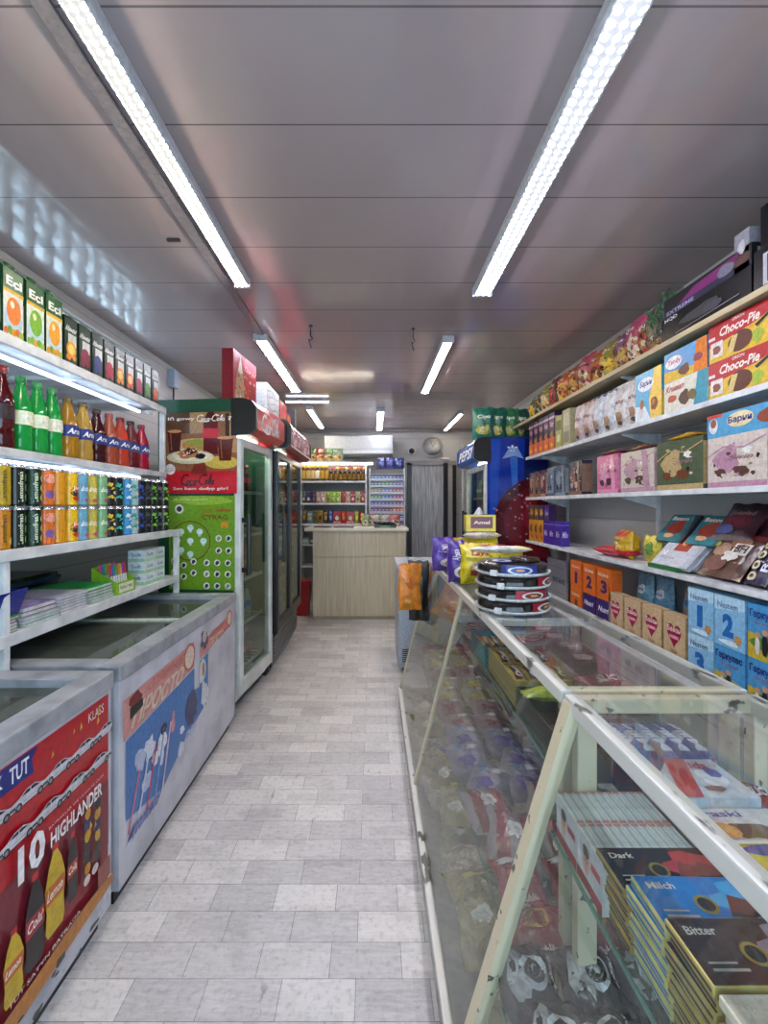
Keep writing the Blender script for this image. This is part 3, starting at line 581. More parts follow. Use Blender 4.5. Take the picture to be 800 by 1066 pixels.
mb.build('grille', c2)
def pepsi(pr): pr.text('PEPSI', .12, .0, .9, .95, C('#f2f6fa'), .03, .15)
c3, zs3 = cooler('blue-sided glass-door cooler with a giant wet red cherry picture, at the far right', .85, .60, 2.0, (1.06, 5.05, 0), R(-90), M_blk, C('#0d2a8c', .2), 1, C('#0f63c8', .2), pepsi, .08, M_cw)
# picture on the side facing the viewer (local x = W)
mb = MB(); p = Pr(mb, flat((.8512, .02, .1), (0, .58, 0), (0, 0, 1.88)), .58, 1.88, .0005)
p.rect(0, 0, 1, 1, C('#0c2f9c', .15)); p.poly([(.55, 0), (1, 0), (1, 1), (.62, 1)], C('#0a1c5c', .15)); p.poly([(.05, .55), (.16, .55), (.22, 1), (.05, 1)], C('#1146b8', .15)); p.poly([(.45, .6), (.5, .6), (.5, .96), (.36, .96)], C('#2a66c8', .15))
p.circ(.84, .58, .42, C('#4a0c18', .15), 36); p.circ(.86, .58, .34, C('#6e1222', .15), 32); p.circ(.72, .60, .10, C('#8a1c2c', .12), 16); p.circ(.9, .46, .12, C('#8a1c2c', .12), 16); p.blob(.7, .68, .12, .045, C('#a02a3a', .1), 3, .3, 12)
p.poly([(.25, .90), (.45, .915), (.6, .90), (.5, .955), (.35, .95)], C('#7aa2dc', .2)); p.text('*', .33, .93, .5, .97, C('#d8e4f4'), .02)
rg = random.Random(5)
for i in range(130):
    a = rg.uniform(0, 6.28); q = rg.uniform(.1, .44); u, v = .84+q*math.cos(a)/.58, .58+q*math.sin(a)/1.88
    if .02 < u < .98 and .02 < v < .98: p.circ(u, v, rg.uniform(.004, .012), C(rg.choice(['#b04a5c', '#d08a98', '#7a1a2c', '#8a7aa8']), .1), 8)
mb.build('side_picture', c3)
def bottle_mesh(body, lab, cap, h=.25, r=.034, key=None, trans=.5, txt='', kind='pet'):
    if ('bt', key) in _m: return _m[('bt', key)]
    mb = MB(); m = C(body, .06, 0, None, trans)
    if kind == 'jar': prof = [(0, 0), (r, .003), (r, h*.72), (r*.82, h*.8), (r*.82, h*.85)]
    else: prof = [(0, 0), (r*.85, 0), (r, .012), (r, h*.2), (r*.92, h*.26), (r, h*.33), (r*.96, h*.55), (r*.85, h*.66), (r*.5, h*.82), (r*.38, h*.9), (r*.38, h*.94)]
    mb.lathe(prof, m, 18); cr = r*.86 if kind == 'jar' else r*.46; c0 = h*.85 if kind == 'jar' else h*.92
    mb.lathe([(cr, c0), (cr, h), (0, h)], C(cap, .35), 14)
    b0, b1 = (.15, .66) if kind == 'jar' else (.36, .54)
    mb.lathe([(r*1.012, h*b0), (r*1.012, h*b1)], C(lab, .35), 18)
    if txt:
        f = lambda u, v, d: Vector(((r*1.03+d)*math.sin((u-.5)*2.4), -(r*1.03+d)*math.cos((u-.5)*2.4), h*b0+(b1-b0)*h*v)); Pr(mb, f, r*2.4, (b1-b0)*h, .0004).text(txt, .12, .25, .88, .75, C('#f4f4f4'), .03, .1)
    me = mb.mesh('bottle'); _m[('bt', key)] = me; return me
# bottles in the coolers
def tw(root, x, y, z): return root.matrix_basis @ Vector((x, y, z))
bcols = [('#2f7a3a', '#d9e4d0', '#1f6a2c'), ('#3a1a14', '#b01420', '#a01018'), ('#c9cfd2', '#3a78c0', '#2a68b0'), ('#c8701a', '#e0a030', '#d06010')]
bpy.context.view_layer.update()
for cc, zs, W_, nm in ((c1, zs1, .633, 'white-framed cooler'), (c2, zs2, 1.12, 'black two-door cooler'), (c3, zs3, .85, 'blue-sided cooler')):
    for j, z in enumerate(zs):
        n = int((W_-.16)/.11)
        for i in range(n):
            cI = (i//2+j) % 4; b = bcols[cI]; cn = ['green', 'dark cola', 'clear water', 'orange'][cI]
            put(bottle_mesh(*b, .22 if nm[0] != 'w' or j else .2, .034, 'cb%d' % cI, .2), 'drink_bottle', f'{cn} bottle in the {nm}, {ORD[j]} shelf up, {ORD[i]} from one side', 'bottle', tw(cc, .10+.11*i, .13, z+.001), group='drinks in the glass-door coolers')
# ---------------- goods on the left rack ----------------
LZ = R(90)      # fronts face the aisle (+X)
def juice(key, h, w, d, base, fruit, kind):
    def fr(p):
        if kind == 'eci':
            p.rect(0, 0, 1, 1, C(base, .3)); p.rect(0, .70, 1, 1, C('#1d5a2a', .3)); p.text('Eçi', .12, .735, .92, .90, C('#f2f4ee', .3), .035); p.rect(0, .66, 1, .71, C('#e0b030', .3))
            p.blob(.5, .3, .5, .34, C('#b8d4e4', .3), 2, .2, 14); p.ell(.5, .42, .36, .2, C(fruit, .3)); p.blob(.42, .50, .12, .06, C('#f4e6c0', .3), 4, .3, 10)
            for i in range(5): p.blob(.12+.19*i, .10+.03*(i % 2), .14, .07, C([fruit, '#7aa62e', '#e8a41e', fruit, '#a8c84a'][i], .3), i, .2, 10)
        else:
            p.rect(0, 0, 1, 1, C('#15301e', .3)); p.text('Миwем', .1, .72, .92, .84, C('#e8ede6', .3), .02, .2); p.rect(.25, .44, .9, .68, C('#cdd4cf', .3)); p.ell(.5, .36, .38, .17, C(fruit, .3)); p.ell(.5, .36, .26, .11, C('#f0d070' if fruit in ('#e8901a', '#e06018') else fruit, .3))
            p.blob(.3, .2, .2, .09, C(fruit, .3), 3, .3, 10); p.blob(.72, .2, .18, .08, C(fruit, .3), 4, .3, 10); p.text('NEKTAR', .2, .05, .8, .09, C('#c8d0c0'), 0)
    def sd(p): p.rect(0, 0, 1, 1, C('#1d4a28' if kind == 'eci' else '#12281a', .3)); p.rect(.1, .2, .9, .6, C('#c9d4b8' if kind == 'eci' else '#2c4a34', .3)); p.text('100%', .2, .7, .8, .8, C('#f0f0e8'), .02)
    mb = MB(); m = C('#1d5a2a' if kind == 'eci' else '#15301e', .3); hb = h*.88
    mb.box(-w/2, w/2, 0, d, 0, hb, m); fr(Pr(mb, flat((-w/2, 0, 0), (w, 0, 0), (0, 0, hb)), w, hb)); sd(Pr(mb, flat((-w/2, d, 0), (0, -d, 0), (0, 0, hb)), d, hb)); sd(Pr(mb, flat((w/2, 0, 0), (0, d, 0), (0, 0, hb)), d, hb))
    mb.prism([(0, hb), (d, hb), (d*.5+.004, h), (d*.5-.004, h)] if kind == 'eci' else [(0, hb), (d, hb), (d, hb+.012), (0, hb+.004)], 0, -w/2, w/2, m)
    return mb.mesh(key)
fr_e = [('#b02a3a', 'cherry'), ('#b02a3a', 'cherry and peach'), ('#e07a2a', 'peach'), ('#7ab82e', 'green apple'), ('#f0a020', 'orange')]
ys = [1.49, 1.49, 1.60, 1.705, 1.805]
capm = MB().lathe([(.018, 0), (.018, .014), (.014, .017), (0, .017)], C('#1a4a26', .3), 14).mesh('cap'); capw = MB().lathe([(.017, 0), (.017, .014), (.013, .017), (0, .017)], C('#dfe3e2', .3), 14).mesh('cap')
for i, (f, nm) in enumerate(fr_e):
    y = ys[i] if i else 1.385
    t = thing('juice_carton', f'tall green juice carton with {nm}, {"near end of" if i < 2 else "on"} the top left shelf', 'juice carton', (-1.305, y, 1.946), LZ, 'tall juice cartons on the top left shelf')
    put(juice('e%d' % i, .285, .088, .085, '#dfe6dc', f, 'eci'), 'carton', parent=t); put(capm, 'cap', parent=t, loc=(0, .022, .262), rot=(R(30), 0, 0))
dark = [('#e8901a', 'sliced orange'), ('#7a1a3c', 'dark grape'), ('#2c3a7a', 'blueberry'), ('#b01c3c', 'raspberry'), ('#e8901a', 'mango'), ('#e06018', 'peach slices'), ('#a82a4a', 'red plum'), ('#5a9a2a', 'green apple'), ('#e07018', 'apricot')]
for i, (f, nm) in enumerate(dark):
    t = thing('juice_carton', f'dark square juice carton with {nm}, {ORD[i]} after the tall green ones', 'juice carton', (-1.305, 1.905+.092*i, 1.946), LZ, 'dark juice cartons on the top left shelf')
    put(juice('d%d' % i, .235, .078, .085, '', f, 'dark'), 'carton', parent=t); put(capw, 'cap', parent=t, loc=(0, .045, .2165))
# bottles on the second shelf
bt = [(1.58, '#5a0d14', '#2a1216', '#7a1218', .30, 'dark red soda bottle, nearest on the bottle shelf', ''), (1.665, '#18b24a', '#e6ecc8', '#1a7a3a', .285, 'green plastic soda bottle beside the dark red bottle', 'SODA'), (1.745, '#18b24a', '#e6ecc8', '#1a7a3a', .285, 'green plastic soda bottle between two other green ones', 'SODA'), (1.825, '#18b24a', '#e6ecc8', '#1a7a3a', .28, 'green plastic soda bottle next to the yellow juice bottles', 'SODA'),
 (1.92, '#c98f20', '#1c2c7c', '#5a4a1c', .27, 'amber juice bottle right after the green sodas', 'Arana'), (2.02, '#d8ac48', '#1c2c7c', '#5a4a1c', .27, 'pale yellow juice bottle, second after the green sodas', 'Arana'), (2.12, '#4a0c18', '#1c2c7c', '#2a1216', .26, 'deep maroon juice bottle beside the pale yellow one', 'Arana'), (2.22, '#c0583a', '#1c2c7c', '#7a2a1c', .26, 'rusty pink juice bottle beside the maroon one', 'Arana'), (2.32, '#e04a30', '#1c2c7c', '#7a1a14', .26, 'bright orange-red juice bottle on the left rack', 'Arana'), (2.42, '#7a0e1c', '#1c2c7c', '#2a1216', .26, 'wine red juice bottle near the rack post', 'Arana'), (2.53, '#c80e3c', '#1c2c7c', '#7a0e2c', .26, 'magenta-red juice bottle, farthest on the bottle shelf', 'Arana'), (1.49, '#5a0d14', '#cfd4cf', '#7a1218', .3, 'dark red soda bottle at the frame edge of the bottle shelf', '')]
for i, (y, b, l, cp, h, lab, tx) in enumerate(bt):
    put(bottle_mesh(b, l, cp, h, .038 if i < 4 or i == 11 else .042, 'lb%s%s%s' % (b, l, cp), .45, tx), 'soda_bottle' if i < 4 or i == 11 else 'juice_bottle', lab, 'bottle', (-1.33, y, 1.548), LZ, 'bottles on the second left shelf')
# drink cans in two tiers
def can(key, body, deco):
    mb = MB(); r, h = .0265, .145
    mb.lathe([(r*.78, 0), (r, .006), (r, h-.012)], C(body, .22, .3), 24).lathe([(r, h-.012), (r*.84, h-.001), (r*.84, h), (r*.78, h), (r*.78, h-.003), (0, h-.003)], C('#c0c4c8', .25, .9), 24)
    f = lambda u, v, d: Vector(((r+.0004+d)*math.sin((u-.5)*math.pi), -(r+.0004+d)*math.cos((u-.5)*math.pi), .006+v*(h-.02)))
    deco(Pr(mb, f, r*math.pi, h-.02, .0003)); return mb.mesh(key)
def d_lemon(bg, tc, fc, rings):
    def d(p):
        p.rect(0, 0, 1, .98, C(bg, .25), 10); p.text('Lemonfresh', .26, .08, .44, .9, C(tc), .02, 0, 1)
        for i in range(rings): p.ell(.70, .2+.28*i, .15, .1, C('#dfe8a0')); p.ell(.70, .2+.28*i, .12, .08, C(fc))
    return d
def d_bold(p): p.rect(0, 0, 1, .98, C('#e8742a', .25), 10); p.ell(.45, .78, .3, .14, C('#f0a090')); p.ell(.4, .3, .22, .12, C('#7a5aa8')); p.text('bold', .46, .08, .8, .86, C('#f2ead8'), .03, 0, 1)
def d_red(p): p.rect(0, 0, 1, .98, C('#d89418', .25), 10); p.poly([(.1, .4), (.9, .75), (.9, .98), (.1, .98)], C('#b8141c', .25)); p.poly([(.1, .4), (.9, .75), (.9, .66), (.1, .3)], C('#e05a1c', .25))
def d_jug(p): p.rect(0, 0, 1, .98, C('#e8b818', .25), 10); p.blob(.5, .42, .36, .2, C('#2a160c'), 2, .3); p.blob(.5, .5, .24, .1, C('#d8281c'), 3, .2); p.blob(.5, .2, .24, .1, C('#c82a14'), 5, .3); p.text('Jive', .3, .45, .7, .6, C('#f4f0e0'), .03)
def d_sw(bg, a, b, tx):
    def d(p): p.rect(0, 0, 1, .98, C(bg, .25), 10); p.poly([(.1, .25), (.9, .6), (.9, .78), (.1, .45)], C(a)); p.text(tx, .2, .4, .8, .62, C(b), .03, .2); p.blob(.5, .15, .2, .08, C(a), 2)
    return d
def d_leaf(bg, a, b=None):
    def d(p):
        p.rect(0, 0, 1, .98, C(bg, .25), 10)
        for i, (u, v) in enumerate(((.35, .3), (.6, .42), (.45, .62), (.68, .2), (.3, .75))): p.blob(u, v, .2, .11, C(a if i % 2 == 0 else (b or a)), i+3, .75, 10)
    return d
cans = [('yellow lemon drink can', '#c8a818', d_lemon('#c2a51c', '#3a3a14', '#d8c030', 0)), ('mustard yellow lemon drink can', '#c8a818', d_lemon('#b89a1c', '#3a3a14', '#d8c030', 0)), ('black-green drink can with lime slices', '#0e1c14', d_lemon('#0e1c14', '#e0e8c8', '#6ab02a', 3)), ('dark green drink can with lime slices and white lettering', '#0c2a16', d_lemon('#10301a', '#d8e8c8', '#8ac83a', 3)),
 ('orange drink can with big pale lettering', '#e8742a', d_bold), ('red and amber slanted drink can', '#d89418', d_red), ('yellow drink can with dark picture', '#e8b818', d_jug), ('light blue and pink drink can', '#6aa8d0', d_sw('#6aa8c8', '#c84a7a', '#eaf0f4', 'izzy')), ('yellow drink can with pink swirl', '#c8b84a', d_sw('#c8b850', '#c84a5a', '#f4ead0', 'izzy')), ('pale green drink can with pink swirl', '#7ab070', d_sw('#7aaa78', '#b83a4a', '#eaf4e0', 'izzy')),
 ('black drink can with yellow splashes', '#141414', d_leaf('#161614', '#d8b82a', '#e8e4d0')), ('black drink can with teal leaves', '#141818', d_leaf('#101818', '#2ab09a')), ('sky blue drink can with white leaves', '#4a9ac8', d_leaf('#3a90c4', '#e0eef4')), ('pale drink can with teal leaves', '#a8ccd0', d_leaf('#a8c8cc', '#2a9a8a', '#e8f0f0')), ('black drink can with blue marks', '#141420', d_leaf('#14141e', '#2a4ab0')), ('plain black drink can', '#101012', d_leaf('#121214', '#3a3a40')), ('black energy drink can with green claws', '#101010', d_leaf('#101210', '#6ac82a')), ('black drink can with grey marks', '#101010', d_leaf('#101012', '#5a5c60')), ('black energy drink can with lime marks, farthest', '#101010', d_leaf('#0c0e0c', '#88c82a'))]
for i, (nm, b, d) in enumerate(cans):
    me = can('can%d' % i, b, d); me2 = me
    if i < 2: me2 = can('canb%d' % i, '#d8801c', d_lemon('#d08a1c', '#3a3a14', '#d8c030', 1))
    for q in range(2):
        nn = nm if not (q == 0 and i < 2) else ('orange-yellow lemon drink can, nearest' if i == 0 else 'orange-yellow lemon drink can, second')
        if q == 1 and i < 2: nn += ', nearest' if i == 0 else ', second'
        put(me2 if q == 0 else me, 'drink_can', f'{nn} in the {"upper" if q else "lower"} tier of cans', 'can', (-1.232-.003*(i % 3), 1.395+.0665*i, 1.2005+.146*q), LZ+R(((i*7+q*5) % 5-2)*4), 'drink cans on the third left shelf')
# stationery on the lowest rack shelf (h = .92)
ZS = .9205
def book(key, w, d, h, cov, page='#d8d8d4', front=None):
    mb = MB(); mb.box(-w/2+.003, w/2-.003, .003, d-.001, .0015, h-.0015, C(page, .7)).box(-w/2, w/2, 0, d, 0, .0015, C(cov, .4)).box(-w/2, w/2, 0, d, h-.0015, h, C(cov, .4)).box(-w/2, w/2, d-.0015, d, 0, h, C(cov, .4))
    if front: front(Pr(mb, flat((-w/2, 0, h), (w, 0, 0), (0, d, 0)), w, d))
    return mb.mesh(key)
def stack(y, x, w, d, covs, hs, label, group, cat='notebook', name='notebook', front=None, jit=.006, z=ZS):
    for i, c in enumerate(covs):
        h = hs if isinstance(hs, float) else hs[i]
        put(book('bk%s%g%g%g' % (c, w, d, h), w, d, h-.0004, c, '#d8d8d4', front if i == len(covs)-1 else None), name, label % (ORD[i] + ' from the bottom'), cat, (x-rg.uniform(0, jit), y+rg.uniform(-jit, jit), z), LZ+R(rg.uniform(-1.5, 1.5)), group); z += h
    return z
rg = random.Random(11)
stack(1.42, -1.215, .19, .25, ['#3a4a9a', '#c8d02a', '#4a7ab8', '#c82a3a', '#3a9a4a'], .011, 'thin bright school notebook beside the blue basket, %s', 'bright notebooks left of the rack')
zt = stack(1.625, -1.215, .17, .24, ['#9ab8a8', '#8aa8b8', '#9aa8b0'], .012, 'pale green-grey exercise book under the violet notebooks, %s', 'exercise books on the lowest left shelf')
def vio(p): design(p, 5, 'Depder', '#2a2a5a', '#b8a8d8', food=['#5a4a9a', '#d8d0ea', '#8a4a6a', '#e8e4f0'], nfood=9, fz=(.15, .8))
stack(1.63, -1.225, .165, .23, ['#5a2a34', '#8a78b0'], .016, 'violet patterned notebook on the exercise books, %s', 'violet notebooks', front=vio, z=zt)
stack(1.80, -1.215, .16, .24, ['#b0a8bc', '#a8a4b4', '#b8b4c4', '#a49cb0', '#9a9aae', '#b4b4c0'], .012, 'grey-lilac paper pad left of the green folders, %s', 'grey paper pads')
stack(1.985, -1.215, .17, .24, ['#a8c0b8', '#a0b8b0', '#a8bcb4'], .010, 'pale mint notebook under the green folders, %s', 'pale notebooks under the green folders')
stack(1.985, -1.22, .18, .24, ['#1a8a3a', '#208a40', '#1c9a44'], .014, 'bright green folder on the lowest left shelf, %s', 'green folders', name='folder', cat='folder', z=ZS+.0305)
mb = MB(); bl = C('#1c2a9a', .25)
for a in (((-.1, .1), (-.13, .13)),): 
    mb.prism([(-.085, 0), (.085, 0), (.115, .085), (.109, .085), (.08, .005), (-.08, .005), (-.109, .085), (-.115, .085)], 1, -.11, .11, bl).prism([(-.08, 0), (.08, 0), (.11, .08), (-.11, .08)], 1, -.113, -.108, bl).prism([(-.08, 0), (.08, 0), (.11, .08), (-.11, .08)], 1, .108, .113, bl)
put(mb.mesh(), 'plastic_basket', 'blue plastic basket at the left edge on top of the notebooks', 'basket', (-1.31, 1.425, ZS+.0565), R(8))
for i, c in enumerate(('#3a5ac8', '#a8c8e8', '#2a3a8a', '#7a8ad0')):
    put(bag(.09, .13, .035, c, None, i, 'bb%d' % i), 'wrapped_stationery', ['mid blue', 'pale blue', 'dark blue', 'lavender'][i]+' wrapped packet lying in the blue basket', 'packet', (-1.37+.04*i, 1.365+.035*(i % 3), ZS+.10+.012*i), rot=(R(-90), 0, R(80+10*i)), group='packets in the blue basket')
t = thing('pen_display', 'lime green counter box of pens with pink and blue caps', 'pen display', (-1.22, 2.18, ZS), LZ)
lg = C('#8ab82a', .35); mb = MB().prism([(0, 0), (.12, 0), (.12, .13), (.115, .13), (0, .06)], 0, -.083, -.08, lg).prism([(0, 0), (.12, 0), (.12, .13), (.115, .13), (0, .06)], 0, .08, .083, lg).box(-.08, .08, 0, .003, 0, .06, lg).box(-.08, .08, .117, .12, 0, .13, lg).box(-.08, .08, 0, .12, 0, .002, lg)
p = Pr(mb, flat((-.08, 0, 0), (.16, 0, 0), (0, 0, .06)), .16, .06); p.rect(.1, .12, .9, .85, C('#dfe6c8')); p.text('Ruçka 1 man', .18, .35, .82, .7, C('#3a5a1a'), .01); mb.build('tray', t)
for i in range(14):
    c = ['#d82a6a', '#2a7ac8', '#3ab03a', '#e87a1a', '#e0c02a', '#b83ad0', '#d82a3a'][i % 7]
    put(MB().lathe([(.0045, 0), (.0045, .10)], C('#e8e8e8'), 8).lathe([(.0055, .085), (.0055, .135), (.003, .14), (0, .14)], C(c, .3), 8).mesh(), 'pen', f'{["pink","blue","green","orange","yellow","violet","red"][i%7]}-capped pen in the {"front" if i < 7 else "back"} row of the lime green box', 'pen', tuple(t.location+Vector((-.03-.05*(i//7), -.06+.02*(i % 7), .003))), rot=(0, R(-6), 0), group='pens in the lime green box')
def tissue(p): p.rect(0, .0, 1, .28, C('#a8d0b0')); p.text('Soft', .2, .45, .8, .75, C('#4a8ab8'), .02)
tm = boxpack(.11, .09, .062, '#dfe6e8', tissue, tissue, key='tissue')
for k in range(3):
    for j in range(2): put(tm, 'tissue_pack', f'white tissue pack by the rack post, {["bottom","middle","top"][k]} of the {["nearer","farther"][j]} pile', 'tissues', (-1.23, 2.43+.115*j, ZS+.0625*k), LZ, 'white tissue packs')
t0z = ZS
for i in range(7):
    put(boxpack(.30, .22, .016, ['#14181e', '#1e3a5a', '#101418', '#24466a'][i % 4], None, key='fold%d' % (i % 4), r=.15), 'plastic_tray', f'shiny dark plastic tray behind the notebooks, {ORD[i]} from the bottom', 'tray', (-1.5, 1.95+.01*(i % 3), t0z), LZ, 'dark plastic trays'); t0z += .017
for i in range(5):
    put(boxpack(.26, .2, .022, ['#2a4a5a', '#3a5a6a', '#7a8a90', '#34505e', '#1e2c3a'][i], None, key='fo%d' % i, r=.2), 'office_folder', f'blue-grey office folder at the back of the lowest left shelf, {ORD[i]} from the bottom', 'folder', (-1.5, 1.6, ZS+.023*i), LZ, 'office folders')
# ---------------- gift boxes on the coolers ----------------
def gift(name, w, d, h, base, fr, lab, loc, rz):
    put(boxpack(w, d, h, base, fr, lambda p: p.rect(.0, 0, 1, 1, C(base, .3)), key=name), 'gift_box', lab, 'gift box', loc, rz, 'boxes on top of the coolers')
def g1(p):
    p.rect(0, 0, 1, 1, C('#b81428', .3)); p.blob(.72, .9, .35, .15, C('#d84a5a', .3), 1, .3)
    p.poly([(.05, .05), (.45, .05), (.42, .5), (.28, .92), (.12, .5)], C('#a8a07a', .3)); p.poly([(.18, .62), (.38, .62), (.28, .95)], C('#e8e0d0', .3))
    r = random.Random(3)
    for i in range(46): p.blob(r.uniform(.06, .95), r.uniform(.04, .62), r.uniform(.02, .06), r.uniform(.02, .05), C(r.choice(['#e8d8c0', '#7a8a4a', '#c8a04a', '#e0e0da', '#a81a24', '#d8b070', '#4a5a34']), .3), i, .5, 8)
    p.text('Täze ýyl', .42, .68, .92, .82, C('#f0c8c8'), .01, .2); p.blob(.8, .3, .12, .3, C('#8a1220', .3), 7, .3)
gift('g1', .40, .075, .335, '#7a0e1e', g1, 'tall red gift box with a silver fir tree picture on the white-framed cooler', (-.905+.02, 3.05, 2.031), R(84.1))
def g2(p):
    p.rect(0, 0, 1, 1, C('#d4d8d8', .3))
    for i in range(6): p.stroke([(x/10, .08+.15*i+.06*math.sin(x*.8+i)) for x in range(0, 11)], .016, C(['#a8c0b0', '#b8b8c0', '#8ab09a'][i % 3]))
gift('g2', .44, .09, .29, '#c8cccc', g2, 'white gift box with grey-green waves on the black cooler', (-.84, 3.70, 2.031), R(90))
def g3(p):
    p.rect(0, 0, 1, 1, C('#c82a24', .3)); r = random.Random(8)
    for i in range(14): p.blob(r.uniform(.1, .9), r.uniform(.1, .9), .14, .1, C(r.choice(['#e87a1a', '#7ab02a', '#e8d02a', '#c81a2a', '#f0e8d0']), .3), i, .4, 9)
gift('g3', .30, .1, .27, '#8a1418', g3, 'small red box with orange and green fruit on the black cooler', (-.84, 4.12, 2.031), R(90))
gift('g4', .18, .12, .22, '#c01c24', lambda p: (p.rect(.1, .1, .9, .9, C('#d8a02a')), p.blob(.5, .5, .3, .3, C('#c01c24'), 2)), 'red and gold box at the far end of the black cooler', (-.84, 4.40, 2.031), R(90))
gift('g5', .07, .3, .30, '#14141a', lambda p: p.rect(.1, .1, .9, .9, C('#2a1a20')), 'narrow black box at the far top of the black cooler', (-.80, 4.54, 2.031), R(90))

# ---------------- wall shelves on the right ----------------
RZ = R(-90); SX = 1.42
t = thing('wall_shelf', 'long white bracket shelving of five boards on the right wall', 'shelf', (0, 0, 0))
def rshelf(x0, y0, y1, z, m2, th=.016, lip=.022):
    mb = MB().box(x0, XR-.001, y0, y1, z-th, z, m2).box(x0-.008, x0, y0, y1, z-lip, z+.003, m2, .002)
    return mb.build('shelf', t)
M_bd = mix_noise('top_board', '#a49272', '#cbb994', 8, .3, .7, .5, stretch=(1, .1, 1))
rshelf(1.40, 1.0, 5.1, 2.13, M_bd)
for z, y1 in ((1.79, 4.1), (1.42, 4.1), (1.03, 4.1), (.57, 3.4)): rshelf(SX if z > .6 else 1.40, 1.0, y1, z, M_sh)
for y in (1.35, 2.62, 3.85):
    MB().box(XR-.018, XR-.001, y-.012, y+.012, .05, 2.1, M_sh).build('upright', t)
    for z in (2.13, 1.79, 1.42, 1.03): MB().prism([(XR-.02, z-.017), (SX+.05, z-.017), (SX+.05, z-.026), (XR-.02, z-.09)], 1, y-.004, y+.004, M_sh).build('bracket', t)
rg = random.Random(21)
def rput(me, name, lab, cat, y, z, grp, x=1.43, dz=0, rz=0): return put(me, name, lab, cat, (x, y, z+.0006+dz), RZ+R(rz), grp)
# second shelf (h 1.79)
z = 1.79
def wafer(p):
    p.rect(0, 0, 1, 1, C('#3a1c3c', .3)); p.rect(0, 0, 1, .35, C('#d8641a', .3)); p.text('Wafer', .15, .62, .85, .78, C('#e8b0c0'), .02); p.blob(.5, .42, .4, .1, C('#b88a2a'), 2, .5); p.blob(.5, .15, .3, .08, C('#e8c030'), 5, .4); p.rect(0, .84, 1, .9, C('#c8a8c8'))
wm = boxpack(.10, .06, .30, '#2c1a34', wafer, wafer, key='wafer')
for i in range(5): rput(wm, 'wafer_box', f'tall purple and orange wafer box on the second right shelf, {ORD[i]} from its far end', 'wafer box', 4.0-.115*i, z, 'tall wafer boxes')
def yb(p): p.rect(0, 0, 1, 1, C('#a8a848', .35)); p.rect(.1, .55, .9, .85, C('#6a6a2a')); p.blob(.5, .3, .3, .15, C('#e0d8b0'), 3)
for i in range(2): rput(boxpack(.12, .06, [.25, .27][i], ['#9aa040', '#b0a880'][i], yb if not i else lambda p: (p.rect(.1, .1, .9, .4, C('#8a8460')), p.rect(.1, .55, .9, .9, C('#c8c0a0'))), key='yb%d' % i), 'biscuit_box', ['olive green biscuit box beside the tall wafer boxes', 'beige biscuit box between olive and white packs'][i], 'box', 3.41-.135*i, z, 'small boxes on the second right shelf')
def milk(a, b, tx):
    def f(p): p.rect(0, 0, 1, 1, C(a, .35)); p.rect(.0, .72, 1, 1, C(b, .35)) if b else None; p.text(tx, .2, .55, .8, .66, C('#7a4a3a' if b != '#1c3a7a' else '#e8e8f0'), .02); p.blob(.5, .3, .28, .14, C('#b08a6a'), 3, .4); p.blob(.5, .16, .2, .07, C('#5a3a2a'), 5, .4)
    return f
for i, (a, b, nm) in enumerate((('#d0c0c4', None, 'pinkish white'), ('#c8b8b8', '#b04a4a', 'white and red-topped'), ('#cdd2da', '#1c3a7a', 'white dark-blue-topped cow picture'), ('#d4d8dc', '#1c3a7a', 'white navy-topped'), ('#d8d4d4', None, 'plain white'), ('#dcd8d8', '#c8b0b4', 'white soft-pink-topped'))):
    rput(bag(.145, .27, .055, a, milk(a, b, 'Milky'), i, 'mk%d' % i, .04, .06), 'biscuit_bag', f'{nm} biscuit bag, {ORD[i]} after the beige box', 'biscuit bag', 3.14-.135*i, z, 'white biscuit bags', 1.475)
def barni(tx='Барни', bg='#5ab0d8', low='#e8c040'):
    def f(p):
        p.rect(0, 0, 1, 1, C(bg, .3)); p.poly([(.0, 0), (.62, 0), (.4, .3), (0, .35)], C('#dfeaf0', .3)); p.poly([(.62, 0), (1, 0), (1, 1), (.75, 1), (.55, .4)], C(low, .3)); p.ell(.42, .74, .3, .14, C('#e8f0f8')); p.text(tx, .2, .68, .66, .82, C('#2a3a8a'), .03, .1)
        p.blob(.75, .3, .15, .16, C('#7a4420'), 3, .3); p.blob(.72, .34, .07, .06, C('#b8743a'), 4, .3); p.blob(.25, .22, .11, .16, C('#d8d0d8'), 6, .3); p.ell(.28, .36, .08, .1, C('#b07a4a'))
    return f
rput(boxpack(.22, .08, .26, '#5ab0d8', barni(), lambda p: p.rect(0, 0, 1, .5, C('#e8c040')), key='barni1'), 'cake_box', 'light blue and yellow cake box right of the white biscuit bags', 'cake box', 2.30, z, 'cake boxes on the second right shelf')
def topb(p): p.rect(0, 0, 1, 1, C('#4a90c8', .3)); p.poly([(0, 0), (1, 0), (1, .2), (0, .38)], C('#e0b830')); p.poly([(.7, 0), (1, 0), (1, 1), (.78, 1)], C('#e07a1a')); p.ell(.25, .62, .2, .22, C('#e8ecf0')); p.text('Tendy', .1, .52, .42, .74, C('#b83a3a'), .02); p.blob(.5, .25, .16, .2, C('#5a2c18'), 2, .3); p.blob(.8, .45, .12, .14, C('#8a3a4a'), 4, .3)
def botb(p): p.rect(0, 0, 1, 1, C('#dcd8c8', .3)); p.poly([(.7, 0), (1, 0), (1, 1), (.8, 1)], C('#3a9ab0')); p.text('Kruasan', .06, .68, .5, .88, C('#b83a2a'), .02, .1); p.blob(.5, .38, .15, .26, C('#4a2c18'), 2, .3); p.blob(.2, .45, .13, .12, C('#b8502a'), 4, .3); p.blob(.68, .4, .12, .2, C('#6a5a2a'), 5, .3)
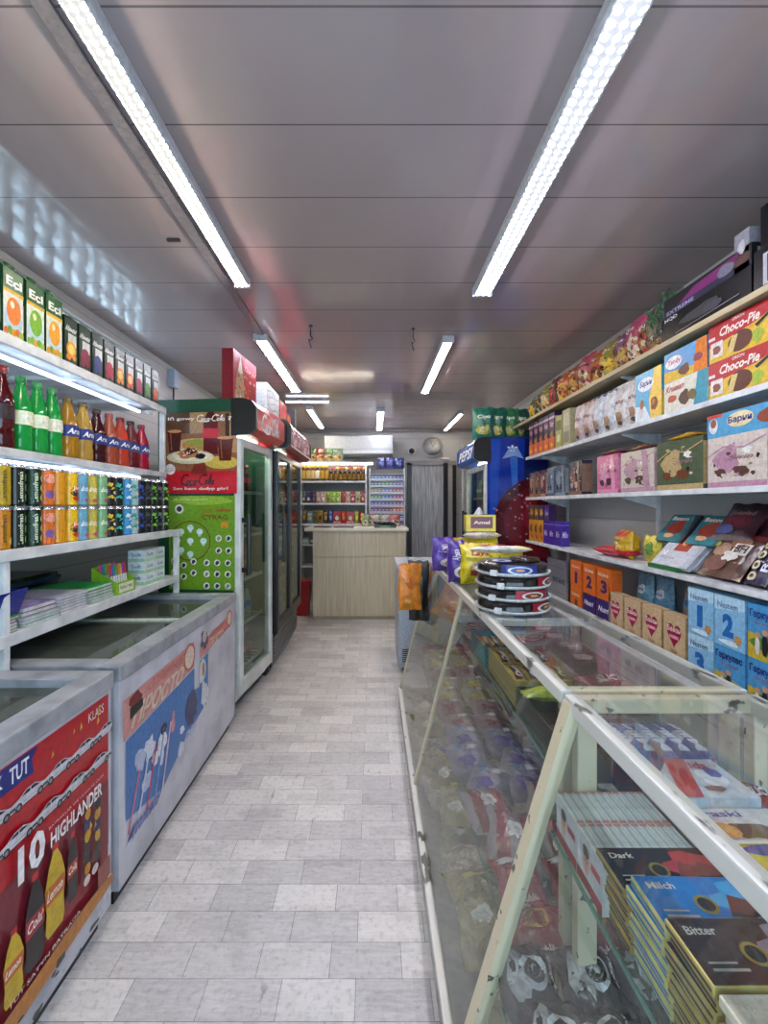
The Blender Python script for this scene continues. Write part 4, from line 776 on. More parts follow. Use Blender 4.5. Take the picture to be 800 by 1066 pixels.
rput(boxpack(.28, .09, .15, '#dcd8c8', botb, lambda p: p.rect(0, 0, 1, 1, C('#b8d0d8')), key='botb'), 'cake_box', 'white pastry box under the blue and orange cake box', 'cake box', 2.03, z, 'cake boxes on the second right shelf')
rput(boxpack(.28, .09, .14, '#4a90c8', topb, lambda p: p.rect(0, 0, 1, 1, C('#3a7ab0')), key='topb'), 'cake_box', 'blue and orange cake box stacked on the white pastry box', 'cake box', 2.03, z, 'cake boxes on the second right shelf', dz=.151)
def choco(p):
    p.rect(0, 0, 1, 1, C('#e0b830', .3)); p.poly([(0, .42), (.8, .6), (1, .7), (1, 1), (0, 1)], C('#b81420', .3)); p.text('Choco-Pie', .2, .62, .86, .86, C('#f4ece0'), .03, .05); p.text('ORION', .42, .88, .62, .96, C('#f4ece0'), .01)
    p.rect(.04, .12, .26, .52, C('#e0d8d0')); p.blob(.15, .3, .08, .14, C('#8a4a3a'), 3, .3); p.ell(.55, .3, .2, .26, C('#5a2814')); p.poly([(.34, .1), (.44, .1), (.52, .5), (.42, .5)], C('#d8c07a')); p.rect(0, .60, .12, .68, C('#e8e0e0')); p.poly([(.82, .45), (1, .62), (1, .7), (.78, .52)], C('#14101a'))
    p.blob(.83, .25, .1, .2, C('#a8b83a'), 7, .4)
cm = boxpack(.29, .10, .155, '#b81420', choco, lambda p: (p.rect(0, 0, 1, .5, C('#e0b830')), p.text('Choco', .1, .6, .9, .85, C('#f4ece0'))), key='choco')
for i in range(2): rput(cm, 'pie_box', ['lower red and yellow chocolate pie box, fully in view', 'upper red and yellow chocolate pie box, fully in view'][i], 'pie box', 1.735, z, 'chocolate pie boxes', dz=.156*i)
for i in range(2): rput(cm, 'pie_box', ['lower chocolate pie box cut off by the right frame edge', 'upper chocolate pie box cut off by the right frame edge'][i], 'pie box', 1.43, z, 'chocolate pie boxes', dz=.156*i)
# third shelf (h 1.42): gift chocolates
z = 1.42
def gbx(a, b, c, tx=None, tcol='#e8e0d8'):
    def f(p):
        p.rect(0, 0, 1, 1, C(a, .2)); p.rect(0, 0, 1, .12, C(b, .2)); p.blob(.35, .55, .3, .3, C(b, .2), 2, .4); p.blob(.6, .3, .16, .13, C(c, .2), 3, .4); p.blob(.25, .3, .13, .12, C(c, .2), 5, .4); p.blob(.7, .7, .1, .08, C('#e8e8e0', .2), 7, .6)
        r = random.Random(len(a)+ord(a[2])+ord(b[4]))
        for i in range(16): p.blob(r.uniform(.08, .92), r.uniform(.15, .92), r.uniform(.02, .07), r.uniform(.02, .06), C(r.choice([a, b, c, '#d8d0c4', '#3a2420', '#a87a5a']), .2), i, .55, 8)
        p.stroke([(0, .62), (.3, .8), (.65, .74), (1, .9)], .006, C(b, .2)); p.poly([(.72, .1), (.9, .1), (.8, .98), (.66, .98)], C(b, .12)) if len(a) and ord(a[1]) % 2 else None  # slanted band paints a foil reflection streak on some boxes
        if tx: p.text(tx, .4, .5, .8, .62, C(tcol), .01, .2)
    return f
G = [('brown and gold', '#7a5040', '#b08a5a', '#3a2018', 3.98, .115, .22), ('dark brown', '#5a3a34', '#a8784a', '#2a1812', 3.85, .115, .225), ('reddish brown', '#6a3a3a', '#b88a6a', '#3a1a18', 3.72, .115, .225), ('pale grey-blue', '#8a9098', '#5a6874', '#3a3a44', 3.57, .13, .23), ('slate blue', '#5a6672', '#8a98a0', '#2a3038', 3.38, .18, .235), ('dark plum', '#3e3440', '#8a6a5a', '#c8a08a', 3.13, .20, .24), ('bright pink', '#c86a94', '#d890b0', '#4a2a3a', 2.70, .24, .235), ('cream and pink with a brown picture', '#cfc4b8', '#b890a0', '#4a3428', 2.40, .30, .225), ('green and tan forest', '#4a5a40', '#b8a070', '#6a3a20', 2.07, .31, .235), ('large cream with pink trim', '#d4c8bc', '#b88aa0', '#5a3a34', 1.745, .285, .21), ('rose with swirls', '#c87a8a', '#e0a0b0', '#8a2a3a', 1.44, .28, .2)]
for i, (nm, a, b, c, y, w_, h) in enumerate(G):
    rput(boxpack(w_, .07, h, a, gbx(a, b, c, 'Şirin' if i > 5 else None, '#8a5a6a'), lambda p, b=b: p.rect(0, .1, 1, .9, C(b, .3)), key='G%d' % i, r=.18), 'chocolate_gift_box', f'{nm} boxed chocolates on the third right shelf', 'gift box', y, z, 'boxed chocolates on the third right shelf')
def barn2(p):
    p.rect(0, 0, 1, 1, C('#4aa0cc', .3)); p.poly([(.78, 0), (1, 0), (1, 1), (.82, 1)], C('#e8b02a')); p.ell(.42, .6, .16, .32, C('#e8d8a0')); p.text('Барни', .28, .42, .56, .76, C('#2a2a8a'), .03); p.blob(.7, .5, .1, .3, C('#8a3a1a'), 2, .3); p.ell(.09, .5, .06, .34, C('#e0e4ea')); p.ell(.09, .62, .04, .2, C('#9a5a3a')); p.rect(.0, .86, .2, 1, C('#c83a2a'))
rput(boxpack(.40, .08, .095, '#4aa0cc', barn2, lambda p: p.rect(0, 0, 1, 1, C('#3a8ab8')), key='barn2'), 'cake_box', 'long light blue cake box lying on the large cream chocolate box', 'cake box', 1.69, z+.211, 'cake boxes on the second right shelf')
for i, (y, c, nm) in enumerate(((2.70, '#7a2a34', 'dark red sweets bag lying on the pink chocolate box'), (2.40, '#5a1a20', 'maroon sweets bag lying on the cream and pink box'), (2.07, '#d89a20', 'yellow snack bag lying on the green and tan box'))):
    put(bag(.2, .085, .03, c, lambda p: design(p, 4, None, acc='#c8a040', nfood=5), i, 'tb%d' % i, .03, .2), 'sweets_bag', nm, 'sweets', (1.435, y, 1.42+[.237, .227, .237][i]+.012), rot=(R(-90), 0, RZ), group='small bags on boxed chocolates')
# fourth shelf (h 1.03)
z = 1.03
def orch(p): p.rect(0, 0, 1, 1, C('#e0a020', .3)); p.blob(.5, .6, .4, .25, C('#5a3018'), 2, .4); p.text('Juju', .15, .2, .85, .42, C('#e83a1a'), .03, .1); p.blob(.75, .2, .15, .1, C('#3a2a6a'), 4)
def purp(p): p.rect(0, 0, 1, 1, C('#4a2a9a', .25)); p.text('Milo', .2, .35, .8, .6, C('#e0d8f0'), .02, .1); p.rect(0, .85, 1, .88, C('#8a78d0'))
om = boxpack(.10, .06, .19, '#d89a20', orch, lambda p: p.rect(.1, .1, .9, .9, C('#c85a1a')), key='orch'); pm = boxpack(.105, .07, .19, '#4a2a9a', purp, purp, key='purp')
for i in range(5):
    y = 4.03-.115*i; m_, nm, cc = (om, 'yellow-orange chocolate snack box', 'snack box') if i < 3 else (pm, 'deep violet chocolate box', 'chocolate box')
    rput(m_, 'snack_box', f'{nm} on the fourth right shelf, bottom layer, {ORD[i]} from the far end', cc, y, z, 'far boxes on the fourth right shelf', 1.44)
    if i < 4: rput(boxpack(.10, .06, .13, '#5a3a1a' if i < 2 else '#3a1c5a', lambda p, q=i: (p.blob(.5, .5, .4, .3, C('#d8a020' if q < 3 else '#6a4ab8'), 3, .4), p.text('Juju', .2, .3, .8, .6, C('#e8d8a0'), .02)), key='up%d' % i), 'snack_box', f'{["gold-brown", "gold-brown", "plum and gold", "plum"][i]} small box, {ORD[i]} from the far end, top layer of fourth shelf', 'snack box', y, z, 'far boxes on the fourth right shelf', 1.445, .191)
rput(pm, 'snack_box', 'deep violet chocolate box nearest the empty shelf gap', 'chocolate box', 3.45, z, 'far boxes on the fourth right shelf', 1.44)
put(bag(.2, .17, .13, '#d8a81c', lambda p: (p.blob(.5, .42, .2, .22, C('#f0e0b0'), 3, .2), p.blob(.5, .4, .12, .14, C('#a8641c'), 4, .3), p.rect(.1, .78, .9, .98, C('#c81e3a'), 6, 2)), 5, 'ycake', .03, .12), 'cake_bag', 'round yellow and red cake bag on the fourth right shelf', 'cake', (1.54, 2.68, z+.001), RZ-R(12))
for i in range(2): put(bag(.26, .1, .06, '#b8102c', lambda p: p.blob(.5, .5, .3, .3, C('#d84a3a'), 2), i+3, 'redp%d' % i), 'wafer_roll_pack', ['shiny red lying packet before the round yellow cake bag', 'shiny red packet lying behind its twin, half under the yellow cake bag'][i], 'packet', (1.445+.04*i, 2.76-.06*i, z+.035+.002*i), rot=(R(-90), 0, RZ+R(6-14*i)), group='shiny red packets')
put(bag(.16, .15, .05, '#d8c84a', lambda p: p.blob(.5, .5, .3, .3, C('#5a8a3a'), 2), 9, 'yg'), 'cake_bag', 'yellow-green bag leaning between the round cake bag and white chocolate box', 'cake', (1.56, 2.46, z+.001), RZ)
# leaning chocolates: rows tilt back on the shelf
def lean(me, name, lab, cat, y, z0, x, tilt, grp, rz=0):
    M_ = Matrix.Rotation(RZ+R(rz), 4, 'Z') @ Matrix.Rotation(R(-tilt), 4, 'X')
    return put(me, name, lab, cat, (x, y, z0), rot=M_.to_euler(), group=grp)
def teal(p): p.rect(0, 0, 1, 1, C('#2a7a84', .25)); p.blob(.45, .5, .38, .3, C('#a83a2a', .25), 2, .3); p.text('Baton', .1, .78, .7, .92, C('#e8d8c8'), .03); p.blob(.4, .2, .2, .1, C('#c8a070'), 3); p.rect(.86, 0, 1, 1, C('#123a44'))
tm_ = boxpack(.20, .022, .17, '#2a6a78', teal, lambda p: p.rect(0, 0, 1, 1, C('#3a1a24')), key='teal')
for k in range(3): lean(tm_, 'chocolate_box', f'teal and red chocolate box leaning behind the white ones, {["front", "middle", "back"][k]} of three', 'chocolate box', 2.30, z+.135+.0*k, 1.53+.028*k, 38, 'teal chocolate boxes')
for k in range(2): lean(tm_, 'chocolate_box', f'teal and red chocolate box leaning at right of its like, {["front", "back"][k]} of two', 'chocolate box', 2.07, z+.135, 1.53+.028*k, 38, 'teal chocolate boxes')
def whit(p): p.rect(0, 0, 1, 1, C('#cfd2da', .25)); p.rect(.3, .5, .68, .98, C('#a83a24')); p.blob(.48, .78, .1, .12, C('#e8a050'), 2, .3); p.text('N', .08, .3, .2, .48, C('#e8e8f0'), .04); p.rect(.85, 0, 1, 1, C('#b8bcc8')); p.text('Alpin', .1, .18, .5, .3, C('#8a8a9a'), .01)
wmm = boxpack(.26, .02, .19, '#c8ccd4', whit, lambda p: p.rect(0, 0, 1, 1, C('#a8acb4')), key='whit')
put(boxpack(.22, .20, .02, '#1c6a34', None, key='grn'), 'chocolate_box', 'flat green box lying under the white chocolate boxes', 'chocolate box', (1.435, 2.20, z+.001), RZ, 'leaning chocolates')
for k in range(3): lean(wmm, 'chocolate_box', f'white chocolate box with a red window, {["front", "middle", "back"][k]} of three leaning', 'chocolate box', 2.17-.01*k, z+.023, 1.445+.027*k, 42, 'leaning chocolates')
def cook(p):
    p.rect(0, 0, 1, 1, C('#5a3c30', .2), 6, 6); p.ell(.3, .6, .2, .16, C('#a8846a')); p.ell(.62, .78, .2, .14, C('#8a5a40')); p.ell(.35, .28, .26, .17, C('#6a3a2a')); p.blob(.6, .45, .2, .16, C('#d8d4cc'), 3, .5); p.rect(.55, .5, .88, .76, C('#dcd8d4')); p.text('BH', .6, .55, .84, .72, C('#2a1a1a'), .03); p.rect(0, .88, 1, 1, C('#8a1424')); p.blob(.12, .72, .1, .08, C('#9ab03a'), 5)
for k in range(3): lean(bag(.24, .22, .035, '#4a2e26', cook, k, 'cook', .04, .05), 'cookie_bag', f'brown and white chocolate cookie bag with a square BH mark, {["front","middle","back"][k]} of three', 'cookie bag', 1.88-.006*k, z+.012, 1.46+.04*k, 36, 'cookie bags')
for k in range(3): lean(bag(.22, .2, .03, '#3c1420', lambda p: (p.blob(.5, .5, .4, .2, C('#6a1c30'), 2), p.blob(.3, .25, .25, .15, C('#4a5aa0'), 3), p.text('Şokolad', .2, .6, .8, .75, C('#c8a0a0'), .01)), k+4, 'dred', .04, .1), 'wafer_bag', f'dark maroon glossy bag leaning behind the cookie bags, {["front","middle","back"][k]} of three', 'wafer bag', 1.93-.04*k, z+.165, 1.55+.035*k, 36, 'maroon bags')
def roll(p):
    p.rect(0, 0, 1, 1, C('#1e1a3c', .25), 4, 8)
    for i in range(5): p.ell(.3, .12+.17*i, .2, .07, C('#e0d4b0')); p.ell(.3, .12+.17*i, .1, .035, C('#4a2a1c'))
    p.text('Rulet', .62, .2, .9, .8, C('#d8d8f0'), .02, 0, 1)
for k in range(2): lean(bag(.10, .27, .035, '#1c1c44', roll, k, 'roll', .03, .04), 'roll_pack', f'navy sleeve with a column of cream swirl rolls, {["front","back"][k]} of two', 'roll cake', 1.70, z+.012, 1.465+.045*k, 34, 'roll cake packs')
def blus(p): p.rect(0, 0, 1, 1, C('#2a2a8a', .25), 4, 8); p.rect(.0, .55, 1, 1, C('#c8ccd8'), 4, 4); p.ell(.5, .8, .25, .1, C('#7a3a4a')); p.text('Orama', .3, .08, .7, .5, C('#e8e8f8'), .02, 0, 1)
for k in range(2): lean(bag(.11, .29, .04, '#b8bccc', blus, k, 'blus', .03, .04), 'biscuit_sleeve', f'white and royal blue biscuit sleeve, {["front","back"][k]} of two leaning', 'biscuit sleeve', 1.575, z+.012, 1.465+.045*k, 34, 'biscuit sleeves')
def spir(p):
    p.rect(0, 0, 1, 1, C('#c8c0bc', .25), 4, 8); p.ell(.45, .2, .4, .17, C('#c8966a'));
    for q in (.3, .2, .1): p.ring(.45, .2, q, q*.42, .25, C('#7a4428'))
    p.blob(.4, .48, .3, .12, C('#b85a3a'), 3); p.text('Tort', .3, .62, .8, .75, C('#3a3a8a'), .02); p.ell(.5, .87, .3, .08, C('#a8b0c8'))
for k in range(2): lean(bag(.16, .28, .045, '#bcb6b4', spir, k, 'spir', .03, .04), 'cake_bag', f'pale bag with a brown spiral cake at the right frame edge, {["front","back"][k]} of two', 'cake', 1.42, z+.012, 1.465+.045*k, 32, 'spiral cake bags')
# fifth shelf (h .57): baby food and flakes
z = .57
def numb(n, bg, nc, bl='#3a1c5a'):
    def f(p): p.rect(0, 0, 1, 1, C(bg, .35)); p.text(n, .3, .2, .75, .62, C(nc), .05); p.text('Малыш', .15, .74, .85, .86, C('#f0e8d8'), .02)
    return f
def pur(p): p.rect(0, 0, 1, 1, C('#2e1c6a', .35)); p.text('Nutri', .15, .6, .85, .78, C('#f0ecf8'), .03, .1); p.blob(.55, .25, .3, .18, C('#d87ab0'), 2, .3); p.rect(.1, .05, .9, .1, C('#e0d8f0'))
for i, y in enumerate((3.12, 2.93, 2.745)):
    rput(boxpack(.165, .07, .19, '#e06a14' if i == 0 else '#2e1c6a', numb('1', '#dc6a18', '#6a2a1c') if i == 0 else pur, lambda p: p.rect(.1, .1, .9, .9, C('#c85a14')), key='pu%d' % min(i, 1)), 'baby_food_box', ['orange baby food box under the far orange one', 'purple baby food box under the middle orange one', 'purple baby food box under the orange one nearest the heart boxes'][i], 'baby food', y, z, 'orange and purple baby food boxes')
    rput(boxpack(.165, .07, .195, '#dc6a18', numb(str(i+1), '#dc6a18', '#3a1c5a'), lambda p: p.rect(.1, .1, .9, .9, C('#c85a14')), key='or%d' % i), 'baby_food_box', f'orange baby food box with the large number {["one", "two", "three"][i]}', 'baby food', y, z, 'orange and purple baby food boxes', dz=.191)
for i, (y, c, nm) in enumerate(((2.62, '#8ac0dc', 'light blue cereal pouch nearest the orange boxes'), (2.45, '#7ab4d8', 'light blue cereal pouch left of the clear one'), (2.22, '#a8a49c', 'clear white biscuit pouch with a blue mark'), (2.06, '#9a9488', 'half-hidden clear pouch beside the blue numbered boxes'))):
    put(bag(.15, .38, .07, c, lambda p, q=i: (p.blob(.5, .75, .3, .08, C('#e8eef4' if q < 2 else '#3a9ac8'), 2), p.blob(.5, .5, .3, .12, C('#5a94c0' if q < 2 else '#c8b490'), 3, .4), p.blob(.5, .3, .3, .1, C('#d8e4ec' if q < 2 else '#d8ccb0'), 5, .4), p.text('Bebek', .28, .73, .72, .78, C('#3a5aa0'), .01)), i, 'bp%d' % i, .03, .12), 'cereal_pouch', nm, 'pouch', (1.62, y, z+.001), RZ, 'pouches behind the heart boxes')
def heart(p):
    p.rect(0, 0, 1, 1, C('#d0b48a', .4)); P = []
    for i in range(24):
        a = 2*math.pi*i/24; P.append((.5+.021*16*math.sin(a)**3, .64+.017*(13*math.cos(a)-5*math.cos(2*a)-2*math.cos(3*a)-math.cos(4*a))*.9))
    p.poly(P, C('#a81440', .3)); p.text('Банан', .2, .68, .8, .78, C('#f0e4dc'), .02); p.rect(.28, .56, .72, .62, C('#e8a0b8')); p.blob(.75, .14, .2, .1, C('#c85a4a'), 3, .3); p.text('каша', .35, .3, .65, .36, C('#8a5a3a'), .01)
hm = boxpack(.15, .05, .26, '#c8a880', heart, lambda p: p.rect(.1, .1, .9, .9, C('#b8986a')), key='heart')
for i, y in enumerate((2.61, 2.44, 2.27, 2.10)): rput(hm, 'porridge_box', f'tan porridge box with a crimson heart, {ORD[i]} from the orange boxes', 'porridge box', y, z, 'porridge boxes with crimson hearts', 1.43, 0, 0)
def blue(n):
    def f(p): p.rect(0, 0, 1, 1, C('#8ac0e4', .35)); p.poly([(0, .7), (1, .78), (1, 1), (0, 1)], C('#b8dcf0')); p.text(n, .28, .2, .66, .66, C('#1c6ab8'), .06); p.text('Nestem', .12, .76, .8, .88, C('#4a6a9a'), .01); p.circ(.8, .2, .018, C('#c8904a')); p.blob(.5, .1, .4, .06, C('#d8ecf8'), 2)
    return f
def herc(p):
    p.rect(0, 0, 1, 1, C('#4a9ad0', .35)); p.poly([(0, 0), (1, 0), (1, .34), (0, .48)], C('#c8b030')); p.blob(.3, .3, .3, .12, C('#5a8a2a'), 2, .4); p.text('Геркулес', .06, .72, .94, .9, C('#1c2a7a'), .03); p.text('ОВСЯНЫЕ ХЛОПЬЯ', .2, .64, .8, .69, C('#b82a2a'), 0); p.blob(.5, .28, .1, .22, C('#1c1c24'), 3, .2); p.blob(.28, .25, .08, .18, C('#d8d0c8'), 4, .2); p.blob(.72, .2, .12, .12, C('#a83a3a'), 5, .4); p.circ(.5, .52, .012, C('#c89870')); p.circ(.3, .45, .012, C('#c89870'))
for (n, y, lay, nm) in (('3', 1.93, 0, 'light blue baby formula box with a large number three'), ('1', 1.93, 1, 'light blue baby formula box with a large number one'), ('2', 1.775, 1, 'light blue baby formula box with a large number two'), ('H', 1.775, 0, 'oat flakes box with a field picture under the blue number two box'), ('H', 1.61, 1, 'oat flakes box with a field picture, upper one at the frame edge'), ('H', 1.61, 0, 'oat flakes box with a field picture, lower one at the frame edge'), ('H', 1.445, 0, 'oat flakes box beyond the right frame edge, lower'), ('H', 1.445, 1, 'oat flakes box beyond the right frame edge, upper')):
    rput(boxpack(.15, .07, .205, '#8ac0e4' if n != 'H' else '#4a9ad0', herc if n == 'H' else blue(n), lambda p: p.rect(.1, .1, .9, .9, C('#6aa8d0')), key='bf'+n), 'oat_box' if n == 'H' else 'baby_formula_box', nm, 'oat flakes' if n == 'H' else 'baby formula', y, z, 'blue boxes on the lowest right shelf', dz=.206*lay)
put(boxpack(.4, .012, .36, '#a4a4a4', lambda p: (p.text('ENTANE', .3, .44, .92, .56, C('#1a1a1c'), .02), p.rect(.05, .2, .9, .22, C('#8c8c8c')), p.rect(.05, .8, .9, .82, C('#8c8c8c'))), key='entane'), 'carton_sheet', 'grey cardboard panel with black ENTANE lettering beyond the orange boxes', 'cardboard', (1.60, 3.86, .52), RZ)
put(MB().box(-.25, .25, 0, .12, 0, .519, C('#8e8d8b', .5), .004).box(-.2, .2, -.002, 0, .1, .4, C('#7e7d7b', .5)).mesh(), 'storage_crate', 'plain grey carton on the floor under the lettered panel', 'box', (1.55, 3.82, 0), RZ)
# top board (h 2.13)
z = 2.13
def hk(tx, a, b):
    def f(p): p.rect(0, 0, 1, 1, C('#121216', .25)); p.rect(0, 0, 1, .16, C(a)); p.text(tx, .06, .03, .6, .13, C('#e8d8d8'), .02); p.blob(.5, .55, .3, .22, C(b), 2, .3); p.blob(.62, .5, .12, .16, C('#3a3a48'), 4, .3); p.text('HQD', .05, .80, .22, .95, C('#d0d0d8'), .02); p.stroke([(.2, .25), (.9, .35)], .004, C('#6a6a70'))
    return f
rput(boxpack(.52, .24, .13, '#101014', hk('MAGIC CASE', '#b0182c', '#2a2a30'), hk('M', '#b0182c', '#2a2a30'), key='hk1'), 'appliance_box', 'long black box with a red bottom stripe on the top right board', 'black box', 1.93, z, 'black boxes on the top right board')
rput(boxpack(.50, .22, .085, '#16161c', lambda p: (p.rect(0, 0, 1, .3, C('#1c1c3c')), p.poly([(.2, .35), (.8, .35), (.9, .9), (.4, .8)], C('#7a1c6a')), p.text('EXTREME', .04, .06, .4, .26, C('#b0b0e0'), .02), p.blob(.75, .5, .1, .3, C('#7a7a8a'), 4)), lambda p: p.rect(.1, .1, .9, .8, C('#a8a8b0')), key='hk2'), 'appliance_box', 'flat black box with a purple picture on the long black box', 'black box', 1.92, z, 'black boxes on the top right board', dz=.131)
rput(boxpack(.07, .2, .15, '#9a9aa4', lambda p: (p.rect(0, 0, 1, .4, C('#5a3a34')), p.blob(.5, .6, .3, .2, C('#d0d0d4'), 2)), key='hk3'), 'appliance_box', 'small grey and brown box between the black boxes', 'box', 1.715, z+.131, 'black boxes on the top right board', dz=-.0)
def spk(p): p.rect(0, 0, 1, 1, C('#0e0e12', .25)); p.rect(.12, .15, .9, .85, C('#b8b8c0')); p.rect(.17, .2, .85, .8, C('#18181e')); p.circ(.52, .5, .035, C('#3a3a44')); p.circ(.52, .5, .02, C('#101014')); p.text('MODEL A8', .1, .03, .6, .12, C('#d8c8c8'), .01); p.text('HQD', .6, .87, .85, .96, C('#d8d8e0'), .01)
rput(boxpack(.34, .24, .165, '#0e0e12', spk, spk, key='spk'), 'appliance_box', 'black speaker box with a framed speaker picture, lower one at the right edge', 'speaker box', 1.49, z, 'black boxes on the top right board')
rput(boxpack(.34, .24, .15, '#0e0e12', spk, spk, key='spk2'), 'appliance_box', 'black speaker box with a framed speaker picture, upper one at the right edge', 'speaker box', 1.46, z, 'black boxes on the top right board', dz=.166)
gb = [(4.0, .25, '#1c2a3c', 'dark blue'), (3.86, .27, '#8a8a3a', 'olive yellow'), (3.68, .28, '#5a1c20', 'maroon'), (3.5, .27, '#c05a14', 'orange'), (3.32, .27, '#a8541c', 'copper brown'), (3.14, .29, '#b84a6a', 'pink'), (2.98, .26, '#b85a1c', 'burnt orange'), (2.83, .27, '#a89a3a', 'dull yellow'), (2.68, .27, '#8a5a7a', 'mauve'), (2.55, .30, '#c04a70', 'magenta'), (2.44, .26, '#a88050', 'tan'), (2.18+1.98, .24, '#3a5a3a', 'moss green')]
for i, (y, h, c, nm) in enumerate(gb):
    acc = ['#c8a84a', '#d8d0b0', '#b83a2a', '#e8c030'][i % 4]
    put(bag(.19, h, .10, c, lambda p, a=acc, q=i: (design(p, q, None, acc=a, nfood=7, fz=(.12, .6)), p.text('Çips', .25, .7, .75, .82, C('#f0e8d8'), .02)), i, 'gb%d' % i, .05, .22), 'snack_bag', f'{nm} snack bag standing on the top right board', 'snack bag', (1.53, y, z+.001), RZ+R(rg.uniform(-8, 8)), 'snack bags on the top right board')
M_clear = glassmat('cellophane', '#dfe8e2', .12, 1.5, .06, '#d0d8d4')
for i, (y, h) in enumerate(((2.34, .30), (2.25, .34))):
    t2 = thing('bread_bag', ['clear gift bag of brown rusks with green ribbon, farther one', 'clear gift bag of brown rusks with green ribbon, next to the black boxes'][i], 'rusk bag', (1.53, y, z+.001), RZ, 'ribboned clear bags')
    put(bag(.17, .16, .09, '#8a5428', lambda p: design(p, 6, None, acc='#a86a34', nfood=9, fz=(.1, .8)), i, 'rusk'), 'rusks', parent=t2)
    mb = MB(); rr = random.Random(i)
    for q in range(16): a = rr.uniform(0, 6.3); r0 = rr.uniform(.01, .05); zz = h-.13+rr.uniform(-.02, .09); mb.add([(r0*math.cos(a)+dx*.012, r0*math.sin(a)*.6+dy*.01-.04, zz+dz*.016) for dx, dy, dz in ((1, 0, 0), (-1, 0, 0), (0, 1, 0), (0, -1, 0), (0, 0, 1), (0, 0, -1))], [(0, 2, 4), (2, 1, 4), (1, 3, 4), (3, 0, 4), (2, 0, 5), (1, 2, 5), (3, 1, 5), (0, 3, 5)], foil('#2a7a44'), True)
    mb.build('ribbon', t2)
    put(bag(.19, h, .11, M_clear, None, i+7, 'clr%d' % i, .03, .3, .05, .5), 'wrapper', parent=t2)
for i in range(4):
    c = ['#2a7a6a', '#1f6f60', '#3a8a5a', '#24605a'][i]
    put(bag(.22, .33, .10, c, lambda p: (p.blob(.5, .3, .4, .16, C('#d8c84a'), 2), p.blob(.5, .3, .22, .1, C('#e8e0b0'), 3), p.text('Çips', .2, .6, .8, .75, C('#e8f0e0'), .03)), i, 'chp%d' % i, .05, .2), 'chips_bag', f'teal crisps bag on the blue-sided cooler, {ORD[i]} from the aisle', 'crisps', (1.10+.13*i, 4.42+.03*i, 2.001), R(-10), 'crisps on the blue-sided cooler')
# ---------------- service counter and the shelves behind it ----------------
M_wood = mix_noise('pale_wood', '#b3a68c', '#cfc3a8', 3.5, .3, .7, .45, stretch=(14, 14, .7)); M_edge = C('#9d937c', .5)
t = thing('service_counter', 'pale wood-look counter at the far end of the aisle', 'counter', (-.715, 5.22, 0))
MB().box(0, 1.10, 0, .02, .04, .735, M_wood, .002).box(0, 1.10, 0, .02, .74, 1.045, M_wood, .002).box(0, .02, .02, .55, .04, 1.045, M_wood).box(1.08, 1.10, .02, .55, .04, 1.045, M_wood).box(.02, 1.08, .45, .47, .04, 1.0, M_wood).box(.01, 1.09, .01, .5, 0, .04, M_edge).build('body', t)
MB().box(-.10, 1.13, -.03, .60, 1.045, 1.08, mix_noise('counter_top', '#c6bda6', '#ddd6c4', 5, .3, .7, .35), .004).build('countertop', t)
put(MB().box(-.05, .05, -.1, .1, 0, .012, M_blk, .004).box(-.042, .042, -.085, .085, .012, .0135, C('#2a2e38', .1)).mesh(), 'phone', 'dark phone lying on the left of the wood-look counter', 'phone', (-.62, 5.38, 1.081), R(70))
put(MB().box(-.12, .12, -.09, .09, 0, .01, C('#4a1c28', .4), .003).box(-.11, .11, -.08, .08, .01, .012, C('#2e1620', .3)).mesh(), 'coin_mat', 'dark red payment mat on the counter', 'mat', (-.36, 5.36, 1.081))
t = thing('weighing_scale', 'grey steel weighing scale on the right of the counter', 'scale', (.14, 5.40, 1.081))
MB().prism([(-.14, 0), (.14, 0), (.14, .03), (-.02, .05), (-.14, .03)], 0, -.13, .13, C('#3a3c42', .35)).build('base', t); MB().lathe([(0, .062), (.14, .064), (.15, .075), (.145, .077), (0, .068)], C('#aab0b4', .25, .8), 24, (0, .03, 0)).build('pan', t); MB().box(-.06, .06, -.142, -.139, .006, .026, C('#7a9a6a', .2)).build('display', t)
BY = 6.2
t = thing('back_shelf', 'white five-board shelf unit full of jars behind the counter', 'shelf', (-1.03, BY, 0))
for z in (1.69, 1.38, 1.09, .80, .50): MB().box(0, .93, 0, .28, z-.018, z, M_sh).box(0, .93, -.006, 0, z-.022, z+.002, M_sh).build('shelf', t)
for x in (0, .915): MB().box(x, x+.018, 0, .28, 0, 1.95, M_sh).build('side_panel', t)
MB().box(.018, .912, .275, .28, .3, 1.95, C('#8d8b88', .5)).build('back_panel', t)
jars = [('#4a2416', '#b8902a', '#c8a020', 'coffee jar with yellow lid'), ('#5a2c1a', '#c8b070', '#d8b030', 'coffee jar with gold lid'), ('#3a1c12', '#e0dcd0', '#b8a040', 'instant coffee jar with white label'), ('#2c160e', '#7a5a1a', '#1c1c1c', 'black-lidded coffee jar')]
for i in range(14):
    j = [0, 1, 1, 2, 0, 0, 3, 3, 3, 3, 3, 3, 3, 3][i]; b = jars[j]
    put(bottle_mesh(b[0], b[1], b[2], .23 if i < 6 else .155, .031, 'jr%d%d' % (j, i < 6), .0, '', 'jar'), 'coffee_jar', f'{b[3]}, {ORD[i]} from the left on the board behind the counter', 'jar', (-.985+.0645*i, BY+.05, 1.6905), 0, 'jars on the top board behind the counter')
for i in range(8): put(bottle_mesh('#5a2a1a', '#c8b878', ['#c83a2a', '#d8b040'][i % 2], .21, .03, 'jrb%d' % (i % 2), .0, '', 'jar'), 'coffee_jar', f'{["red", "gold"][i%2]}-lidded tall jar in the rear row, {ORD[i]} from the left end of it', 'jar', (-.58+.0645*i, BY+.15, 1.6905), 0, 'jars on the top board behind the counter')
